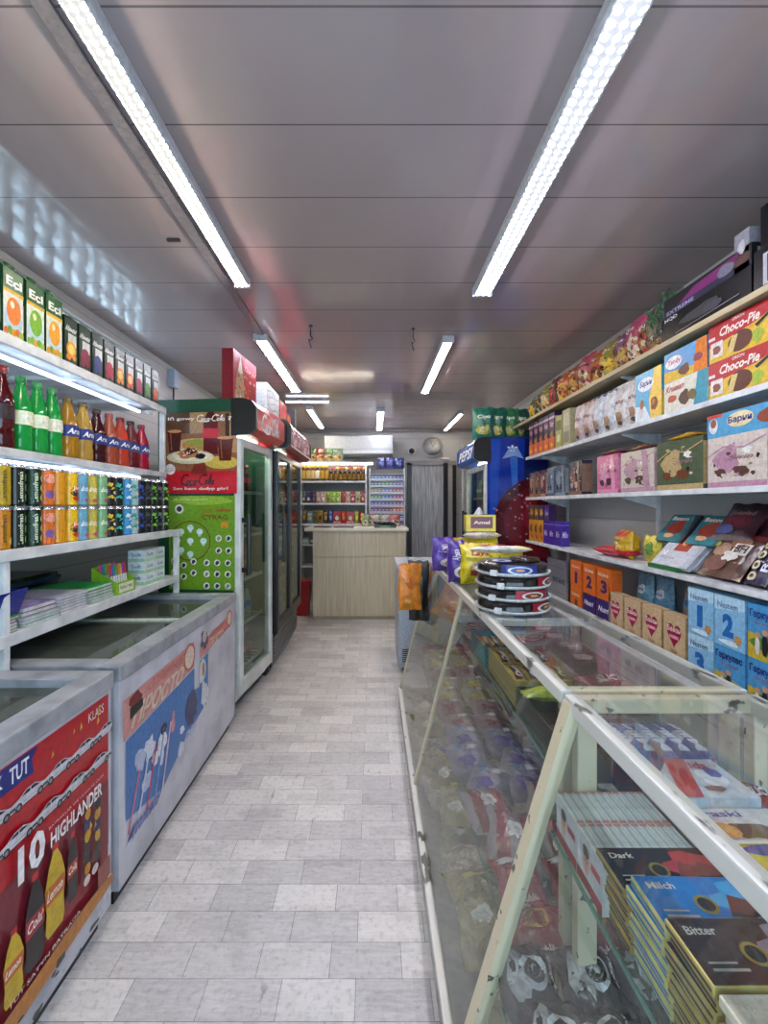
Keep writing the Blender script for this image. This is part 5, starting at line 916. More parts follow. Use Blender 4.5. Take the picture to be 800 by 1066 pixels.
pk = [('#3a4a4a', 'dark green'), ('#2c2c5a', 'navy'), ('#3a2a5a', 'violet'), ('#b8a0a0', 'pale pink'), ('#c8a8a0', 'salmon'), ('#8ab03a', 'lime green'), ('#9ac03a', 'bright green'), ('#a8c84a', 'yellow-green'), ('#b03a4a', 'crimson'), ('#c8b0a0', 'beige'), ('#a83040', 'red'), ('#b8c890', 'light green'), ('#b04050', 'raspberry')]
for i, (c, nm) in enumerate(pk):
    put(bag(.072, .165, .05, c, lambda p, q=i: (p.blob(.5, .35, .32, .18, C(['#d8c090', '#e8e4d8', '#8a5a3a'][q % 3]), q, .4), p.rect(.15, .62, .85, .76, C(['#e8e8e0', '#3a2a4a'][q % 2]))), i, 'pk%d' % i, .04, .1), 'tea_bag_pack', f'small {nm} pouch on the second board behind the counter', 'pouch', (-.985+.0695*i, BY+.06, 1.3805), 0, 'pouches on the second board behind the counter')
for i in range(6): put(boxpack(.05, .05, .055, '#14142c', lambda p: p.rect(.2, .3, .8, .7, C('#3a3a6a')), key='dk'), 'small_tin', f'small dark tin behind the pouches, {ORD[i]} from the left', 'tin', (-.78+.058*i, BY+.16, 1.3805+.0), 0, 'dark tins on the second board')
for i, (w_, h, c, a, nm) in enumerate(((.07, .2, '#5a4a2a', '#b88a2a', 'brown noodle pack'), (.08, .17, '#4a8ab8', '#d8c040', 'blue soup pack'), (.07, .19, '#8a6a1c', '#2a2a1c', 'amber coffee pouch'), (.07, .19, '#a8841c', '#1c1c14', 'golden coffee pouch'), (.07, .19, '#1c1c18', '#c8a02a', 'black coffee pouch'), (.065, .2, '#2a3a8a', '#8a9ad0', 'royal blue tall pack'), (.10, .17, '#b01c20', '#e8d8b8', 'red coffee box with lettering'), (.08, .18, '#c01c1c', '#c8701c', 'bright red pouch'), (.10, .17, '#a81a1e', '#e0d0b0', 'second red coffee box with lettering'), (.07, .19, '#7a8a3a', '#d8c030', 'green snack pouch'), (.07, .16, '#b82a24', '#e8d050', 'small red and yellow pouch'))):
    x = -.975+[0, .075, .15, .225, .30, .372, .46, .555, .65, .74, .815][i]
    def ff(p, a=a, q=i): p.blob(.5, .45, .36, .22, C(a), q, .4); (p.rect(0, .04, 1, .24, C('#b01c20')), p.text('MacCoffee', .04, .06, .96, .22, C('#f4f0e8'), .02)) if q in (6, 8) else p.rect(.2, .7, .8, .85, C(a))
    put(bag(w_, h, .05, c, ff, i, 'lo%d' % i, .04, .1) if i not in (6, 8) else boxpack(w_, .05, h, c, ff, key='lo%d' % i), 'coffee_pack', f'{nm} on the third board behind the counter', 'coffee', (x, BY+.05, 1.0905), 0, 'packs on the third board behind the counter')
for i in range(4): put(boxpack(.09, .1, .09, ['#8a9a94', '#5a6a64', '#a8b0a8', '#6a6a64'][i], lambda p: p.rect(.1, .3, .9, .7, C('#b8c0b8')), key='gl%d' % i), 'supply_box', ['pale green', 'dark green-grey', 'light grey', 'brown-grey'][i]+' small box on the fourth board left of the counter', 'box', (-.96+.10*i, BY+.04, .8005), 0, 'boxes on the fourth board')
t = thing('waste_bin', 'red plastic bin on the floor left of the counter', 'bin', (-.90, 5.5, 0))
MB().prism([(-.10, 0), (.10, 0), (.115, .40), (-.115, .40)], 1, -.1, .1, C('#a8121c', .35)).build('body', t); MB().box(-.122, .122, -.105, .105, .40, .42, C('#b81824', .3), .006).build('rim', t)
t = thing('cigarette_rack', 'tall wall rack of small flat packs behind the counter, right of the jars', 'rack', (-.06, 6.45, 1.02))
for x in (0, .50): MB().box(x, x+.012, -.10, .12, -1.02, .86, M_sh).build('side_panel', t)
for k in range(9): MB().box(.012, .50, -.09+.02, .12, .02+.095*k, .026+.095*k, M_sh).build('shelf', t)
pc = [['#3a3a8a', '#2a5a8a', '#3a3a7a'], ['#4a6ab0', '#3a5aa8', '#4a4a9a'], ['#7a4a8a', '#6a3a6a', '#c8703a'], ['#4a5ab0', '#3a4a9a', '#8a3a7a'], ['#4a8a3a', '#3a6ab0', '#9a3a5a'], ['#8a9a3a', '#5a7ab8', '#a03a6a'], ['#2a6a7a', '#2a7a5a', '#4a4a9a'], ['#2a6a9a', '#3a5a9a', '#2a3a8a']]
for k in range(8):
    for j in range(3):
        for q in range(3):
            c = pc[k][j]; put(boxpack(.05, .022, .07, c, lambda p, c=c: (p.rect(0, 0, 1, .4, C('#c8ccd8')), p.rect(.2, .55, .8, .75, C('#d8d8e8'))), key='cg'+c), 'cigarette_pack', f'tiny {["blue-violet","blue","mixed purple","indigo","green and blue","olive","teal","deep blue"][k]} row pack, place {["one","two","three","four","five","six","seven","eight","nine"][j*3+q]} from left, rack row {ORD[k]} from below', 'pack', (-.06+.042+.1615*j+.0525*q, 6.385, 1.02+.0265+.095*k), 0, 'small packs in the wall rack')
for i in range(8): put(bag(.10, .15, .05, ['#8ab07a', '#c8c0b8', '#b8b0b0', '#d07a7a', '#c84a5a', '#7a9a5a', '#d8d0c8', '#b86a7a'][i], lambda p: design(p, 3, None, acc='#d8d0c0', nfood=4), i, 'cg%d' % i), 'sweets_pack', ['green', 'cream', 'grey-pink', 'rose', 'red', 'olive', 'white', 'dusty pink'][i]+' sweets bag at the counter back right below the small pack rack', 'sweets', (-.10+.115*(i % 4)+.05*(i//4), 5.62+.06*(i//4), 1.081), R(-8+5*i), 'sweets bags on the counter')
for i in range(3): put(bag(.14, .17, .07, ['#2a2a5a', '#3a3a7a', '#24306a'][i], lambda p: p.blob(.5, .5, .3, .3, C('#6a7ac0'), 2), i, 'nb%d' % i), 'sweets_pack', f'dark blue bag on top of the small pack rack, {ORD[i]} from the left', 'bag', (.12+.13*i, 6.50, 1.881), 0, 'blue bags on the small pack rack')
for i in range(4): put(bag(.16, .2, .07, ['#3a6a3a', '#8a2a2a', '#4a7a4a', '#6a8a6a'][i], lambda p: design(p, 2, None, acc='#c8a060', nfood=4), i, 'ab%d' % i), 'snack_bag', f'{["green","red","leaf green","pale green"][i]} bag on top of the jar shelves left of the air conditioner', 'snack bag', (-.92+.13*i, 6.6, 2.001), 0, 'bags on top of the jar shelves')
put(MB().box(-1.03, -.3, 6.49, 6.72, 1.98, 2.0, M_sh, .003).box(-1.0, -.98, 6.68, 7.0, 1.9, 1.98, M_sh).box(-.36, -.34, 6.68, 7.0, 1.9, 1.98, M_sh).box(-1.03, -.3, 6.7, 7.0, 1.98, 2.0, M_sh).mesh(), 'high_wall_board', 'white board under the air conditioner carrying a few bags', 'shelf')
# white chest freezer behind the display case
t = thing('small_chest_freezer', 'white cabinet freezer with a vent grille beyond the glass display cases', 'freezer', (.20, 3.52, 0))
MB().box(0, .64, 0, .62, .05, .83, C('#aab3c0', .35), .012).build('body', t); MB().box(-.01, .65, -.01, .63, .83, .865, C('#b9c0ca', .3), .01).build('lid', t)
mb = MB()
for k in range(7): mb.box(.03, .17, -.003, 0, .10+.016*k, .108+.016*k, C('#2a2c30'))
mb.build('vent', t)
for x, y in ((.06, .06), (.58, .06), (.06, .56), (.58, .56)): MB().lathe([(0, -.018), (.025, -.018), (.025, .018), (0, .018)], M_blk, 12).build('caster', t, (x, y, .025), (R(90), 0, 0)).data; 
# ---------------- glass display cases ----------------
M_paint = mix_noise('chipped_cream', '#4a463a', '#cfc4a6', 38, .315, .35, .4, stretch=(1, 1, 1)); M_alu = mix_noise('worn_white_rail', '#4c4a48', '#cfcdc6', 30, .335, .39, .3, stretch=(1, .35, 1))
GF = glassmat('case_glass', '#fafcfb', .012, 1.45, .022, '#bcbcb8'); GS = glassmat('shelf_glass', '#f2f8f5', .02, 1.5, .012, '#b4beb8'); M_ge = C('#5a8a7a', .15)
HT_, XT, XK = .97, .395, .76
def case(label, y0, y1, xb, posts, glassx, legs):
    t = thing('glass_display_case', label, 'display case', (0, 0, 0), 0, 'slant-fronted glass display cases'); hb = .10
    X = lambda h: xb+(XT-xb)*(h-hb)/(HT_-hb)
    MB().box(xb-.005, XK, y0, y1, .0, hb-.012, mix_noise('case_plinth', '#7d7f80', '#b4b6b4', 9, .3, .6, .4)).box(xb, XK, y0, y1, hb-.012, hb, C('#8d8c86', .5)).build('base', t)
    fr = MB(); w = .026
    lo = MB(); lo.box(xb-.012, xb+.012, y0, y1, hb, hb+.022, M_alu, .003).box(XK-w, XK, y0, y1, hb, hb+.03, M_alu, .004)
    fr.box(XT-w/2, XT+w/2, y0, y1, HT_-w, HT_+.003, M_alu, .004).box(XK-w, XK+.004, y0, y1, HT_-w, HT_+.003, M_alu, .004)
    for y in (y0, y1-w): fr.box(XT, XK-w/2, y, y+w, HT_-w, HT_+.002, M_paint, .004); lo.box(xb, XK, y, y+w, hb, hb+.024, M_paint, .003)
    fr.build('top_frame', t); lo.build('bottom_frame', t)
    for y, ww in posts:
        MB().bar((X(hb), y, hb), (X(HT_-.01), y, HT_-.01), ww*.7, ww, M_paint, (0, 1, 0)).build('front_post', t)
    for y in legs:
        MB().box(XT-.002, XT+.036, y, y+w, hb, HT_-w, M_paint, .003).build('inner_post', t); MB().box(XK-w, XK, y, y+w, hb, HT_-w, M_paint, .003).build('back_post', t)
    d = .004
    MB().add([(X(hb)+a, y, hb) for a in (0, d) for y in (y0, y1)]+[(X(HT_)+a-.004, y, HT_-.01) for a in (0, d) for y in (y0, y1)], [(0, 1, 5, 4), (2, 6, 7, 3), (0, 4, 6, 2), (1, 3, 7, 5), (4, 5, 7, 6), (0, 2, 3, 1)], GF).build('front_glass', t)
    MB().box(XT, XK-.01, y0, y1, HT_+.0035, HT_+.0085, GF).build('top_glass', t)
    g = MB().add([(X(hb)+.01, y, hb+.02) for y in (y1-.006, y1-.002)]+[(X(HT_)+.01, y, HT_-.02) for y in (y1-.006, y1-.002)]+[(XK-.02, y, HT_-.02) for y in (y1-.006, y1-.002)]+[(XK-.02, y, hb+.02) for y in (y1-.006, y1-.002)], [(0, 2, 4, 6), (1, 7, 5, 3), (0, 1, 3, 2), (2, 3, 5, 4), (4, 5, 7, 6), (6, 7, 1, 0)], GF).build('end_glass', t)
    for z, x0 in ((.38, xb+.12), (.72, glassx)):
        MB().box(x0, XK-.028, y0+.03, y1-.03, z-.006, z, GS).build('glass_shelf', t); MB().box(x0-.003, x0, y0+.03, y1-.03, z-.007, z+.001, M_ge).build('shelf_edge', t)
        for y in (y0+.04, (y0+y1)/2, y1-.05): MB().box(x0, XK-.03, y, y+.014, z-.022, z-.0065, M_paint).build('shelf_bearer', t)
    return t
case('nearer glass display case full of chocolate bars, its thick cream post in front', -.25, .885, .130, ((.868, .034), (-.23, .03)), .345, (.85,))
cs = case('farther long glass display case of sweets with cake trays on top', .90, 3.0, .178, ((1.95, .018), (2.985, .018)), .43, (.915, 2.96))
MB().box(XT, XK-.02, 1.46, 1.485, HT_-.02, HT_+.002, M_alu, .003).build('cross_bar', cs)
MB().box(XK-.16, XK-.155, .93, 1.45, .73, HT_-.03, GS).build('inner_divider', cs)
rg = random.Random(5)
# bottom: pale bags
CLR = [foil('#8f8a5c', .2, 40, .5), foil('#a39a70', .2, 40, .5), foil('#b0a890', .2, 40, .5), foil('#7f7a50', .2, 40, .5)]
for i in range(12):
    for j in range(2):
        for lay in range(2):
            if lay and (i+j) % 3 == 2: continue
            c = (i*2+j+lay) % 4
            me = bag(.19, .24, .085, CLR[c], lambda p, q=c: (p.blob(.5, .5, .32, .25, foil(['#c4bc92', '#8a845a', '#d0c8b0', '#a8985c'][q], .15, 50, .5), q, .5), p.blob(.3, .25, .18, .12, foil('#d8d4c4', .15, 50, .5), q+4, .5), p.blob(.7, .75, .18, .1, foil('#6a6844', .2, 50, .5), q+2, .6), p.rect(.2, .66, .8, .74, C(['#c8c0a0', '#b8a83a', '#c8a8a0', '#9aa03a'][q]), 4, 2)), c, 'bot%d' % c, .05, .2)
            yy = .42+.205*i
            put(me, 'snack_bag', f'{["olive","khaki","beige","mossy"][c]} clear snack bag on the case floor, {ORD[i]} pair from the viewer, {["front","back"][j]}, {["lower","upper"][lay]}', 'snack bag', (.33+.245*j+rg.uniform(-.01, .01), yy-.11, .145+.08*lay), rot=(R(-90), 0, R(rg.uniform(-12, 12))), group='clear snack bags on the floor of the display cases')
# lower glass shelf
def oreo(p): p.rect(0, 0, 1, 1, foil('#3c3836', .2), 6, 6); p.blob(.28, .5, .2, .42, foil('#b8b8b8', .2), 2, .3); p.ell(.55, .5, .26, .22, foil('#c8c8c8', .2)); p.ell(.57, .5, .18, .15, foil('#2a2422', .2)); p.ell(.57, .5, .12, .1, foil('#989490', .2)); p.ell(.57, .5, .06, .05, foil('#c8c8c4', .2)); p.text('Kakao', .84, .3, .91, .7, C('#d8d4d0'), .02, 0, 1)
def rbun(p): p.rect(0, 0, 1, 1, foil('#8a1c24', .2), 6, 6); p.blob(.5, .6, .34, .2, foil('#c8904a', .2), 2, .3); p.ring(.5, .6, .2, .12, .4, foil('#8a5a2a', .2)); p.blob(.3, .85, .3, .12, foil('#d0d0d0', .15), 3, .5); p.text('Bublik', .3, .1, .7, .2, C('#e8d8c8'), .02)
def wafs(p): p.rect(0, 0, 1, 1, foil('#9a8e8e', .15), 6, 6); p.rect(.15, 0, .4, 1, foil('#8a1c2c', .15), 2, 6); p.rect(.6, 0, .8, 1, foil('#8a1c2c', .15), 2, 6); p.blob(.5, .5, .2, .2, foil('#d8d4d4', .15), 3, .5)
def blul(p): p.blob(.5, .5, .4, .35, foil('#9a98b4', .12), 2, .5); p.blob(.4, .3, .25, .2, foil('#4a3a9a', .12), 3, .6); p.blob(.65, .7, .2, .14, foil('#c8c8d8', .12), 4, .5); p.blob(.3, .72, .15, .14, foil('#4a8ac0', .12), 5, .5)
def pinkp(p): p.blob(.5, .5, .4, .35, foil('#a07a84', .12), 2, .5); p.blob(.4, .35, .2, .16, foil('#7a1c34', .12), 3, .6); p.blob(.6, .7, .2, .14, foil('#d0c8c8', .12), 4, .5)
def cream(p): p.blob(.5, .5, .4, .35, foil('#b8b098', .12), 2, .5); p.blob(.4, .3, .25, .2, foil('#c8b050', .12), 3, .6); p.blob(.65, .7, .2, .14, foil('#d8d8d0', .12), 4, .5)
rows = [(.47, 'oreo'), (.57, 'oreo'), (.67, 'oreo'), (.77, 'oreo'), (.87, 'oreo'), (.97, 'rbun'), (1.09, 'rbun'), (1.21, 'wafs'), (1.34, 'wafs'), (1.47, 'blul'), (1.60, 'blul'), (1.73, 'blul'), (1.86, 'pinkp'), (1.99, 'pinkp'), (2.12, 'cream'), (2.26, 'cream'), (2.40, 'pinkp'), (2.54, 'cream'), (2.68, 'cream'), (2.82, 'pinkp')]
info = {'oreo': ('#403c3a', oreo, 'black and silver chocolate cookie pack'), 'rbun': ('#8a2028', rbun, 'dark red pack with ring biscuits'), 'wafs': ('#8a8084', wafs, 'silver wafer pack with red bands'), 'blul': ('#5a5878', blul, 'shiny lilac-blue wrapped sweets pack'), 'pinkp': ('#6e4a58', pinkp, 'shiny wine-pink sweets pack'), 'cream': ('#8a8468', cream, 'glossy cream and yellow sweets pack')}
cnt = {}
for i, (y, k) in enumerate(rows):
    for j in range(4):
        b, f, nm = info[k]; far = y > .9; sm = k in ('oreo', 'rbun')
        x = (.365 if far else .305)+(.118 if sm else .15)*j
        if x > .70: continue
        n = cnt.get(k, 0); cnt[k] = n+1
        put(bag(.118 if sm else .145, .122 if sm else .165, .055, b, f, j, k+str(j), .04, .2), 'sweets_pack' if k not in ('oreo', 'rbun') else 'cookie_pack', f'{nm} on the lower glass shelf, {ORD[min(n, 27)]} of its kind', 'sweets pack' if k not in ('oreo', 'rbun') else 'cookies', (x+rg.uniform(-.006, .006), y-.08, .415), rot=(R(-90+rg.uniform(4, 18)), R(rg.uniform(-6, 6)), R(rg.uniform(-20, 20))), group='packs on the lower glass shelf of the display cases')
# upper glass shelf, far case
ZU = .7205
def openbox(key, w, d, h, col, th=.003):
    m = C(col, .4) if isinstance(col, str) else col
    return MB().box(-w/2, w/2, 0, th, 0, h, m).box(-w/2, w/2, d-th, d, 0, h, m).box(-w/2, -w/2+th, th, d-th, 0, h, m).box(w/2-th, w/2, th, d-th, 0, h, m).box(-w/2, w/2, 0, d, 0, th, m).mesh(key)
def barm(key, l, w_, t_, base, f):
    return bag(w_, l, t_, base, f, 3, key, .05, .05, .02)
def barput(me, nm, lab, x, y, z, rz, grp, cat='chocolate bar', tx=0): put(me, nm, lab, cat, (x, y, z), rot=(R(-90+tx), 0, rz), group=grp)
gold = lambda p: (p.rect(.0, .08, 1, .92, foil('#4a1c1a', .2), 3, 6), p.rect(.1, .2, .3, .8, foil('#c8a040', .15), 1, 5), p.text('Slice', .4, .25, .85, .75, C('#e8e0d8'), .03, 0, 1))
put(openbox('tealbox', .24, .24, .075, '#2a8a9a'), 'display_carton', 'teal open carton of chocolate bars on the upper glass shelf', 'carton', (.555, 1.72, ZU), 0)
for i in range(6): barput(barm('b1', .20, .036, .02, '#6a3038', gold), 'chocolate_bar', f'brown and white bar in the teal carton, {ORD[i]} from the left', .46+.037*i, 1.74, ZU+.058, 0, 'bars in the teal carton')
put(openbox('goldbox', .25, .32, .085, '#a8985a'), 'display_carton', 'gold-brown open carton of red-lettered bars behind the dark carton', 'carton', (.565, 1.37, ZU), 0)
redt = lambda p: (p.rect(.0, .06, 1, .94, foil('#5a1418', .2), 3, 6), p.rect(.05, .1, .22, .9, foil('#c8a838', .12), 1, 5), p.text('Choco', .32, .18, .85, .82, C('#e8dcd8'), .04, 0, 1), p.rect(.0, .0, 1, .06, foil('#d0b040', .12), 3, 1), p.rect(.0, .94, 1, 1, foil('#d0b040', .12), 3, 1))
for i in range(5):
    for j in range(2): barput(barm('b2', .145, .045, .024, '#a8882a', redt), 'chocolate_bar', f'gold-edged bar in the gold-brown carton, {["nearer","farther"][j]} row, {ORD[i]} from the left', .467+.047*i, 1.385+.152*j, ZU+.07, 0, 'bars in the gold-brown carton')
put(openbox('darkbox', .12, .34, .08, '#3a3a34'), 'display_carton', 'dark open carton near the case joint with brown bars', 'carton', (.495, 1.0, ZU), 0)
for i in range(4): barput(barm('b3', .028*6, .028, .02, '#4a201c', lambda p: (p.rect(.1, .1, .9, .9, foil('#6a2c24', .2), 2, 5), p.rect(.3, .3, .7, .7, foil('#c8905a', .2), 1, 3))), 'chocolate_bar', f'slim dark brown bar in the dark carton, {ORD[i]} from the left', .452+.028*i, 1.01, ZU+.045, 0, 'bars in the dark carton')
put(bag(.05, .17, .035, '#a8b41c', lambda p: p.rect(.2, .2, .8, .8, C('#c8d03a'), 2, 4), 2, 'lime'), 'chocolate_bar', 'lime yellow wrapped roll on the slim dark bars', 'sweet roll', (.60, 1.275, ZU+.085), rot=(R(-90), 0, R(90)))
for i in range(4):
    for k in range(4): put(boxpack(.11, .10, .036, '#5a1420', None, lambda p: p.rect(0, .1, 1, .9, C('#7a2030')), lambda p: (p.rect(0, 0, 1, 1, C('#6e1826', .2)), p.blob(.5, .5, .3, .3, C('#b88a90', .2), 3, .4), p.text('Lux', .2, .2, .7, .5, C('#d8b8b8'), .02)), key='mar'), 'sweets_box', f'maroon sweets box by the back rail, stack {["one", "two", "three", "four"][i]} from the viewer, {["bottom", "second", "third", "top"][k]}', 'sweets box', (.672, 1.36+.105*i if i < 1 else 1.38+.105*i, ZU+.0365*k), R(0), 'maroon boxes in the farther case') if i > 0 or True else None
zeb = lambda p: [p.rect(0, .08+.14*q, 1, .14+.14*q, foil('#1c1a1e', .15), 6, 1) for q in range(6)]
for i in range(6): put(bag(.075, .10, .04, '#b8b4b8', zeb, i, 'zeb', .05, .1), 'striped_sweet', f'black and white striped sweet pack in the farther case, {["front","back"][i//3]} row, {ORD[i%3]} from the left', 'striped sweets', (.47+.08*(i % 3), 1.98+.11*(i//3)-.0, ZU+.03), rot=(R(-90), 0, R(rg.uniform(-10, 10))), group='striped sweet packs')
for i in range(9): put(bag(.1, .13, .05, ['#8a9ab0', '#a8a4a0', '#6a4a54'][i % 3], lambda p, q=i: (p.blob(.5, .5, .35, .3, foil(['#c8d0dc', '#7a2a34', '#c8b8a8'][q % 3], .15), q, .5)), i, 'uf%d' % (i % 3), .05, .15), 'wrapped_sweets', f'{["silver-blue", "grey-red", "plum"][i%3]} wrapped sweets at the far half of the upper glass shelf, {["front","middle","back"][i//3]} column', 'sweets', (.485+.105*(i//3), 2.24+.14*(i % 3)+.0, ZU+.035), rot=(R(-90), 0, R(rg.uniform(-15, 15))), group='wrapped sweets at the far end')
vio2 = lambda p: (p.rect(0, .06, 1, .94, foil('#4e4a9a', .18), 2, 6), p.text('Milka', .25, .15, .8, .85, C('#dcdcf0'), .04, 0, 1), p.rect(0, .4, .2, .6, foil('#c8c8d8', .15), 1, 2))
# ---------------- near case, upper shelf ----------------
def kids(p):      # long side: printed picture of a child
    p.rect(0, 0, 1, 1, C('#c9cfd2', .3)); p.rect(0, 0, 1, .22, C('#a83238', .3)); p.ell(.4, .55, .13, .26, C('#d8a888')); p.blob(.4, .74, .14, .14, C('#3a2418'), 3, .2); p.circ(.36, .56, .002, C('#2a1a14'), 6); p.circ(.44, .56, .002, C('#2a1a14'), 6); p.rect(.6, .55, .95, .7, C('#b8323c')); p.blob(.15, .5, .1, .2, C('#e8e8e8'), 4)
def slimbox():
    k = 'slim'
    if k in _m: return _m[k]
    mb = MB(); w_, d_, h_ = .0145, .083, .082; m = C('#d2d6d2', .3); mb.box(0, w_-.001, 0, d_, 0, h_, m)
    kids(Pr(mb, flat((0, d_, 0), (0, -d_, 0), (0, 0, h_)), d_, h_, .0003)); kids(Pr(mb, flat((w_-.001, 0, 0), (0, d_, 0), (0, 0, h_)), d_, h_, .0003))
    p = Pr(mb, flat((0, 0, h_), (w_, 0, 0), (0, d_, 0)), w_, d_, .0003); p.rect(.25, .02, .7, .98, C('#9fb4b4', .3)); p.rect(.1, .0, .9, .08, C('#b07a70', .3)); p.rect(.1, .92, .9, 1, C('#b07a70', .3))
    _m[k] = mb.mesh(k); return _m[k]
for j in range(2):
    for i in range(11): put(slimbox(), 'slim_chocolate_box', f'slim white chocolate box with a child picture on edge, {["nearer", "farther"][j]} row, {ORD[i]} from the aisle', 'chocolate box', (.35+.0147*i, .675+.085*j, ZU), 0, 'slim white boxes standing on edge')
def chbar(key, top, acc, fc, edge, logo):
    k = 'chb'+key
    if k in _m: return _m[k]
    mb = MB(); w_, d_, h_ = .20, .078, .0125
    mb.box(0, w_, 0, d_, 0, h_, C(edge, .35), .002)
    p = Pr(mb, flat((0, 0, h_), (w_, 0, 0), (0, d_, 0)), w_, d_, .0003); p.rect(.01, .02, .99, .98, C(top, .22)); p.blob(.68, .45, .3, .48, C(acc, .22), 3, .35, 18)
    for q in range(3): p.poly([(.48+.14*q, .3), (.62+.14*q, .22+.05*q), (.68+.14*q, .5), (.54+.14*q, .62)], C(fc, .22)); p.poly([(.48+.14*q, .3), (.62+.14*q, .22+.05*q), (.60+.14*q, .15+.05*q), (.46+.14*q, .22)], C('#3a1810', .22))
    p.circ(.36, .42, .014, C('#8a7a3a', .25)); p.circ(.36, .42, .010, C('#1c1a14', .25)); p.text(logo, .06, .70, .24, .84, C('#d8cfc0'), .02); p.rect(.06, .18, .26, .22, C('#b8b0a8')); p.rect(.06, .28, .22, .31, C('#b8b0a8'))
    s = Pr(mb, flat((0, d_, 0), (0, -d_, 0), (0, 0, h_)), d_, h_, .0003); s.rect(.03, .3, .97, .62, C(top, .3))
    _m[k] = mb.mesh(k); return _m[k]
st = [('A', '#1c1618', '#b83a40', '#7a2c2a', '#b89a4a', 'Dark', .618, 7, 'black cherry'), ('B', '#1a78c4', '#4aa8e0', '#6a3422', '#d6cf7a', 'Milch', .538, 9, 'bright blue milk'), ('C', '#38241e', '#8a7a8a', '#5a2c1e', '#b8a85c', 'Bitter', .458, 10, 'dark brown bitter'), ('D', '#cfc8b8', '#d8c8a8', '#c89a6a', '#cfcaae', 'Mandel', .374, 10, 'cream almond')]
for key, top, acc, fc, edge, logo, y, n, nm in st:
    me = chbar(key, top, acc, fc, edge, logo)
    for i in range(n): put(me, 'chocolate_bar', f'{nm} chocolate bar, {ORD[n-1-i]} from the top of its stack', 'chocolate bar', (.352+.003*math.sin(i*1.7)+.0012*(n-i), y+.002*math.sin(i*2.3), ZU+.0128*i), R(1.5*math.sin(i*2.1)), 'boxed chocolate bars stacked in the nearer case')
for i in range(8): put(chbar('D', '#cfc8b8', '#d8c8a8', '#c89a6a', '#cfcaae', 'Mandel'), 'chocolate_bar', f'cream almond chocolate bar at the bottom frame edge, {ORD[7-i]} from the top', 'chocolate bar', (.353, .29, ZU+.0128*i), 0, 'boxed chocolate bars stacked in the nearer case')
# right column of the near case
def wpk(i): return barm('mv', .17, .04, .028, '#4a4690', vio2)
put(openbox('viobox', .20, .19, .06, '#4a4a7a'), 'display_carton', 'violet open carton right at the end of the farther case', 'carton', (.64, .925, ZU), 0)
for i in range(4): barput(wpk(i), 'wafer_bar', f'violet-blue wafer bar with white lettering, {ORD[i]} from the left in the violet carton', .572+.045*i, .935, ZU+.055, 0, 'violet-blue wafer bars')
for i in range(5): barput(wpk(i), 'wafer_bar', f'violet-blue wafer bar on top of its carton pile, {ORD[i]} from the aisle', .565+.038*i, .935, ZU+.085, 0, 'violet-blue wafer bars')
def kindc(p): p.rect(0, 0, 1, 1, C('#c8ccd4', .25)); p.poly([(0, .55), (.35, 1), (0, 1)], C('#2a3a8a')); p.poly([(0, .0), (.28, 0), (.6, 1), (.3, 1)], C('#b81c2c')); p.blob(.68, .45, .2, .28, C('#e8e8ec'), 3, .3); p.blob(.75, .6, .12, .16, C('#5a6ab0'), 4, .4); p.text('kids', .45, .7, .8, .9, C('#b81c2c'), .02, .1); p.blob(.55, .2, .15, .1, C('#7a4020'), 5, .4)
def ritter(p): p.rect(0, 0, 1, 1, C('#8a1420', .25)); p.text('RONDO', .15, .3, .9, .6, C('#d8c8c8'), .03, .2); p.blob(.4, .15, .4, .1, C('#c86a3a'), 3, .4)
def yel(p): p.rect(0, 0, 1, 1, C('#c4b83a', .25)); p.blob(.3, .8, .25, .15, C('#3a3a8a'), 2, .3); p.blob(.6, .4, .25, .25, C('#5a2a18'), 3, .3); p.blob(.45, .7, .15, .1, C('#c89a4a'), 4, .4); p.rect(0, .92, 1, 1, C('#d8d4cc'))
def whc(p): p.rect(0, 0, 1, 1, C('#cfccc8', .25)); p.blob(.55, .4, .3, .25, C('#5a3424'), 3, .4); p.text('kraski', .08, .75, .6, .92, C('#3a4a9a'), .02); p.blob(.25, .4, .15, .2, C('#c8903a'), 4, .3)
def flatbox(key, w_, d_, h_, base, top): return boxpack(w_, d_, h_, base, None, lambda p: p.rect(0, .2, 1, .8, C(base, .4)), top, key=key)
for (me_, nm, lab, x, y, n, hh) in ((flatbox('kindc', .135, .115, .030, '#c8ccd4', kindc), 'chocolate_box', 'white, red and blue milk chocolate box', .60, .76, 4, .030), (flatbox('yel', .15, .085, .024, '#b8a83a', yel), 'biscuit_box', 'yellow biscuit box with a chocolate picture', .60, .575, 5, .024), (flatbox('whc', .15, .09, .026, '#c8c4be', whc), 'biscuit_box', 'white biscuit box with brown cookies', .60, .667, 4, .026)):
    for k in range(n): put(me_, nm, f'{lab}, {["bottom","second","third","fourth","top"][k if k < n-1 else 4]} of its stack in the nearer case', 'box', (x, y, ZU+.004+(hh+.0006)*k), 0, 'flat boxes in the nearer case')
def cheer(p): p.rect(0, 0, 1, 1, foil('#8a1822', .2), 6, 6); p.text('SLICK', .2, .35, .9, .62, C('#d8c8c8'), .03, .2)
for k in range(3): put(bag(.12, .16, .045, '#8a1822', cheer, k, 'slk'), 'sweets_bag', f'dark red glossy sweets bag behind the nearer case\'s back rail, {["bottom","middle","top"][k]}', 'sweets bag', (.665, 1.15, ZU+.03+.048*k), rot=(R(-90), 0, R(4*k)), group='dark red bags in the farther case')
for k in range(2): put(bag(.09, .10, .04, '#3a6a24', lambda p: p.blob(.5, .5, .3, .3, foil('#7a9a3a', .2), 2, .4), k+3, 'grb%d' % k), 'sweets_bag', f'small green glossy bag in the nearer case, {["lower","upper"][k]}', 'sweets bag', (.70, .50, ZU+.03+.045*k), rot=(R(-90), 0, R(-8)), group='green bags in the nearer case')
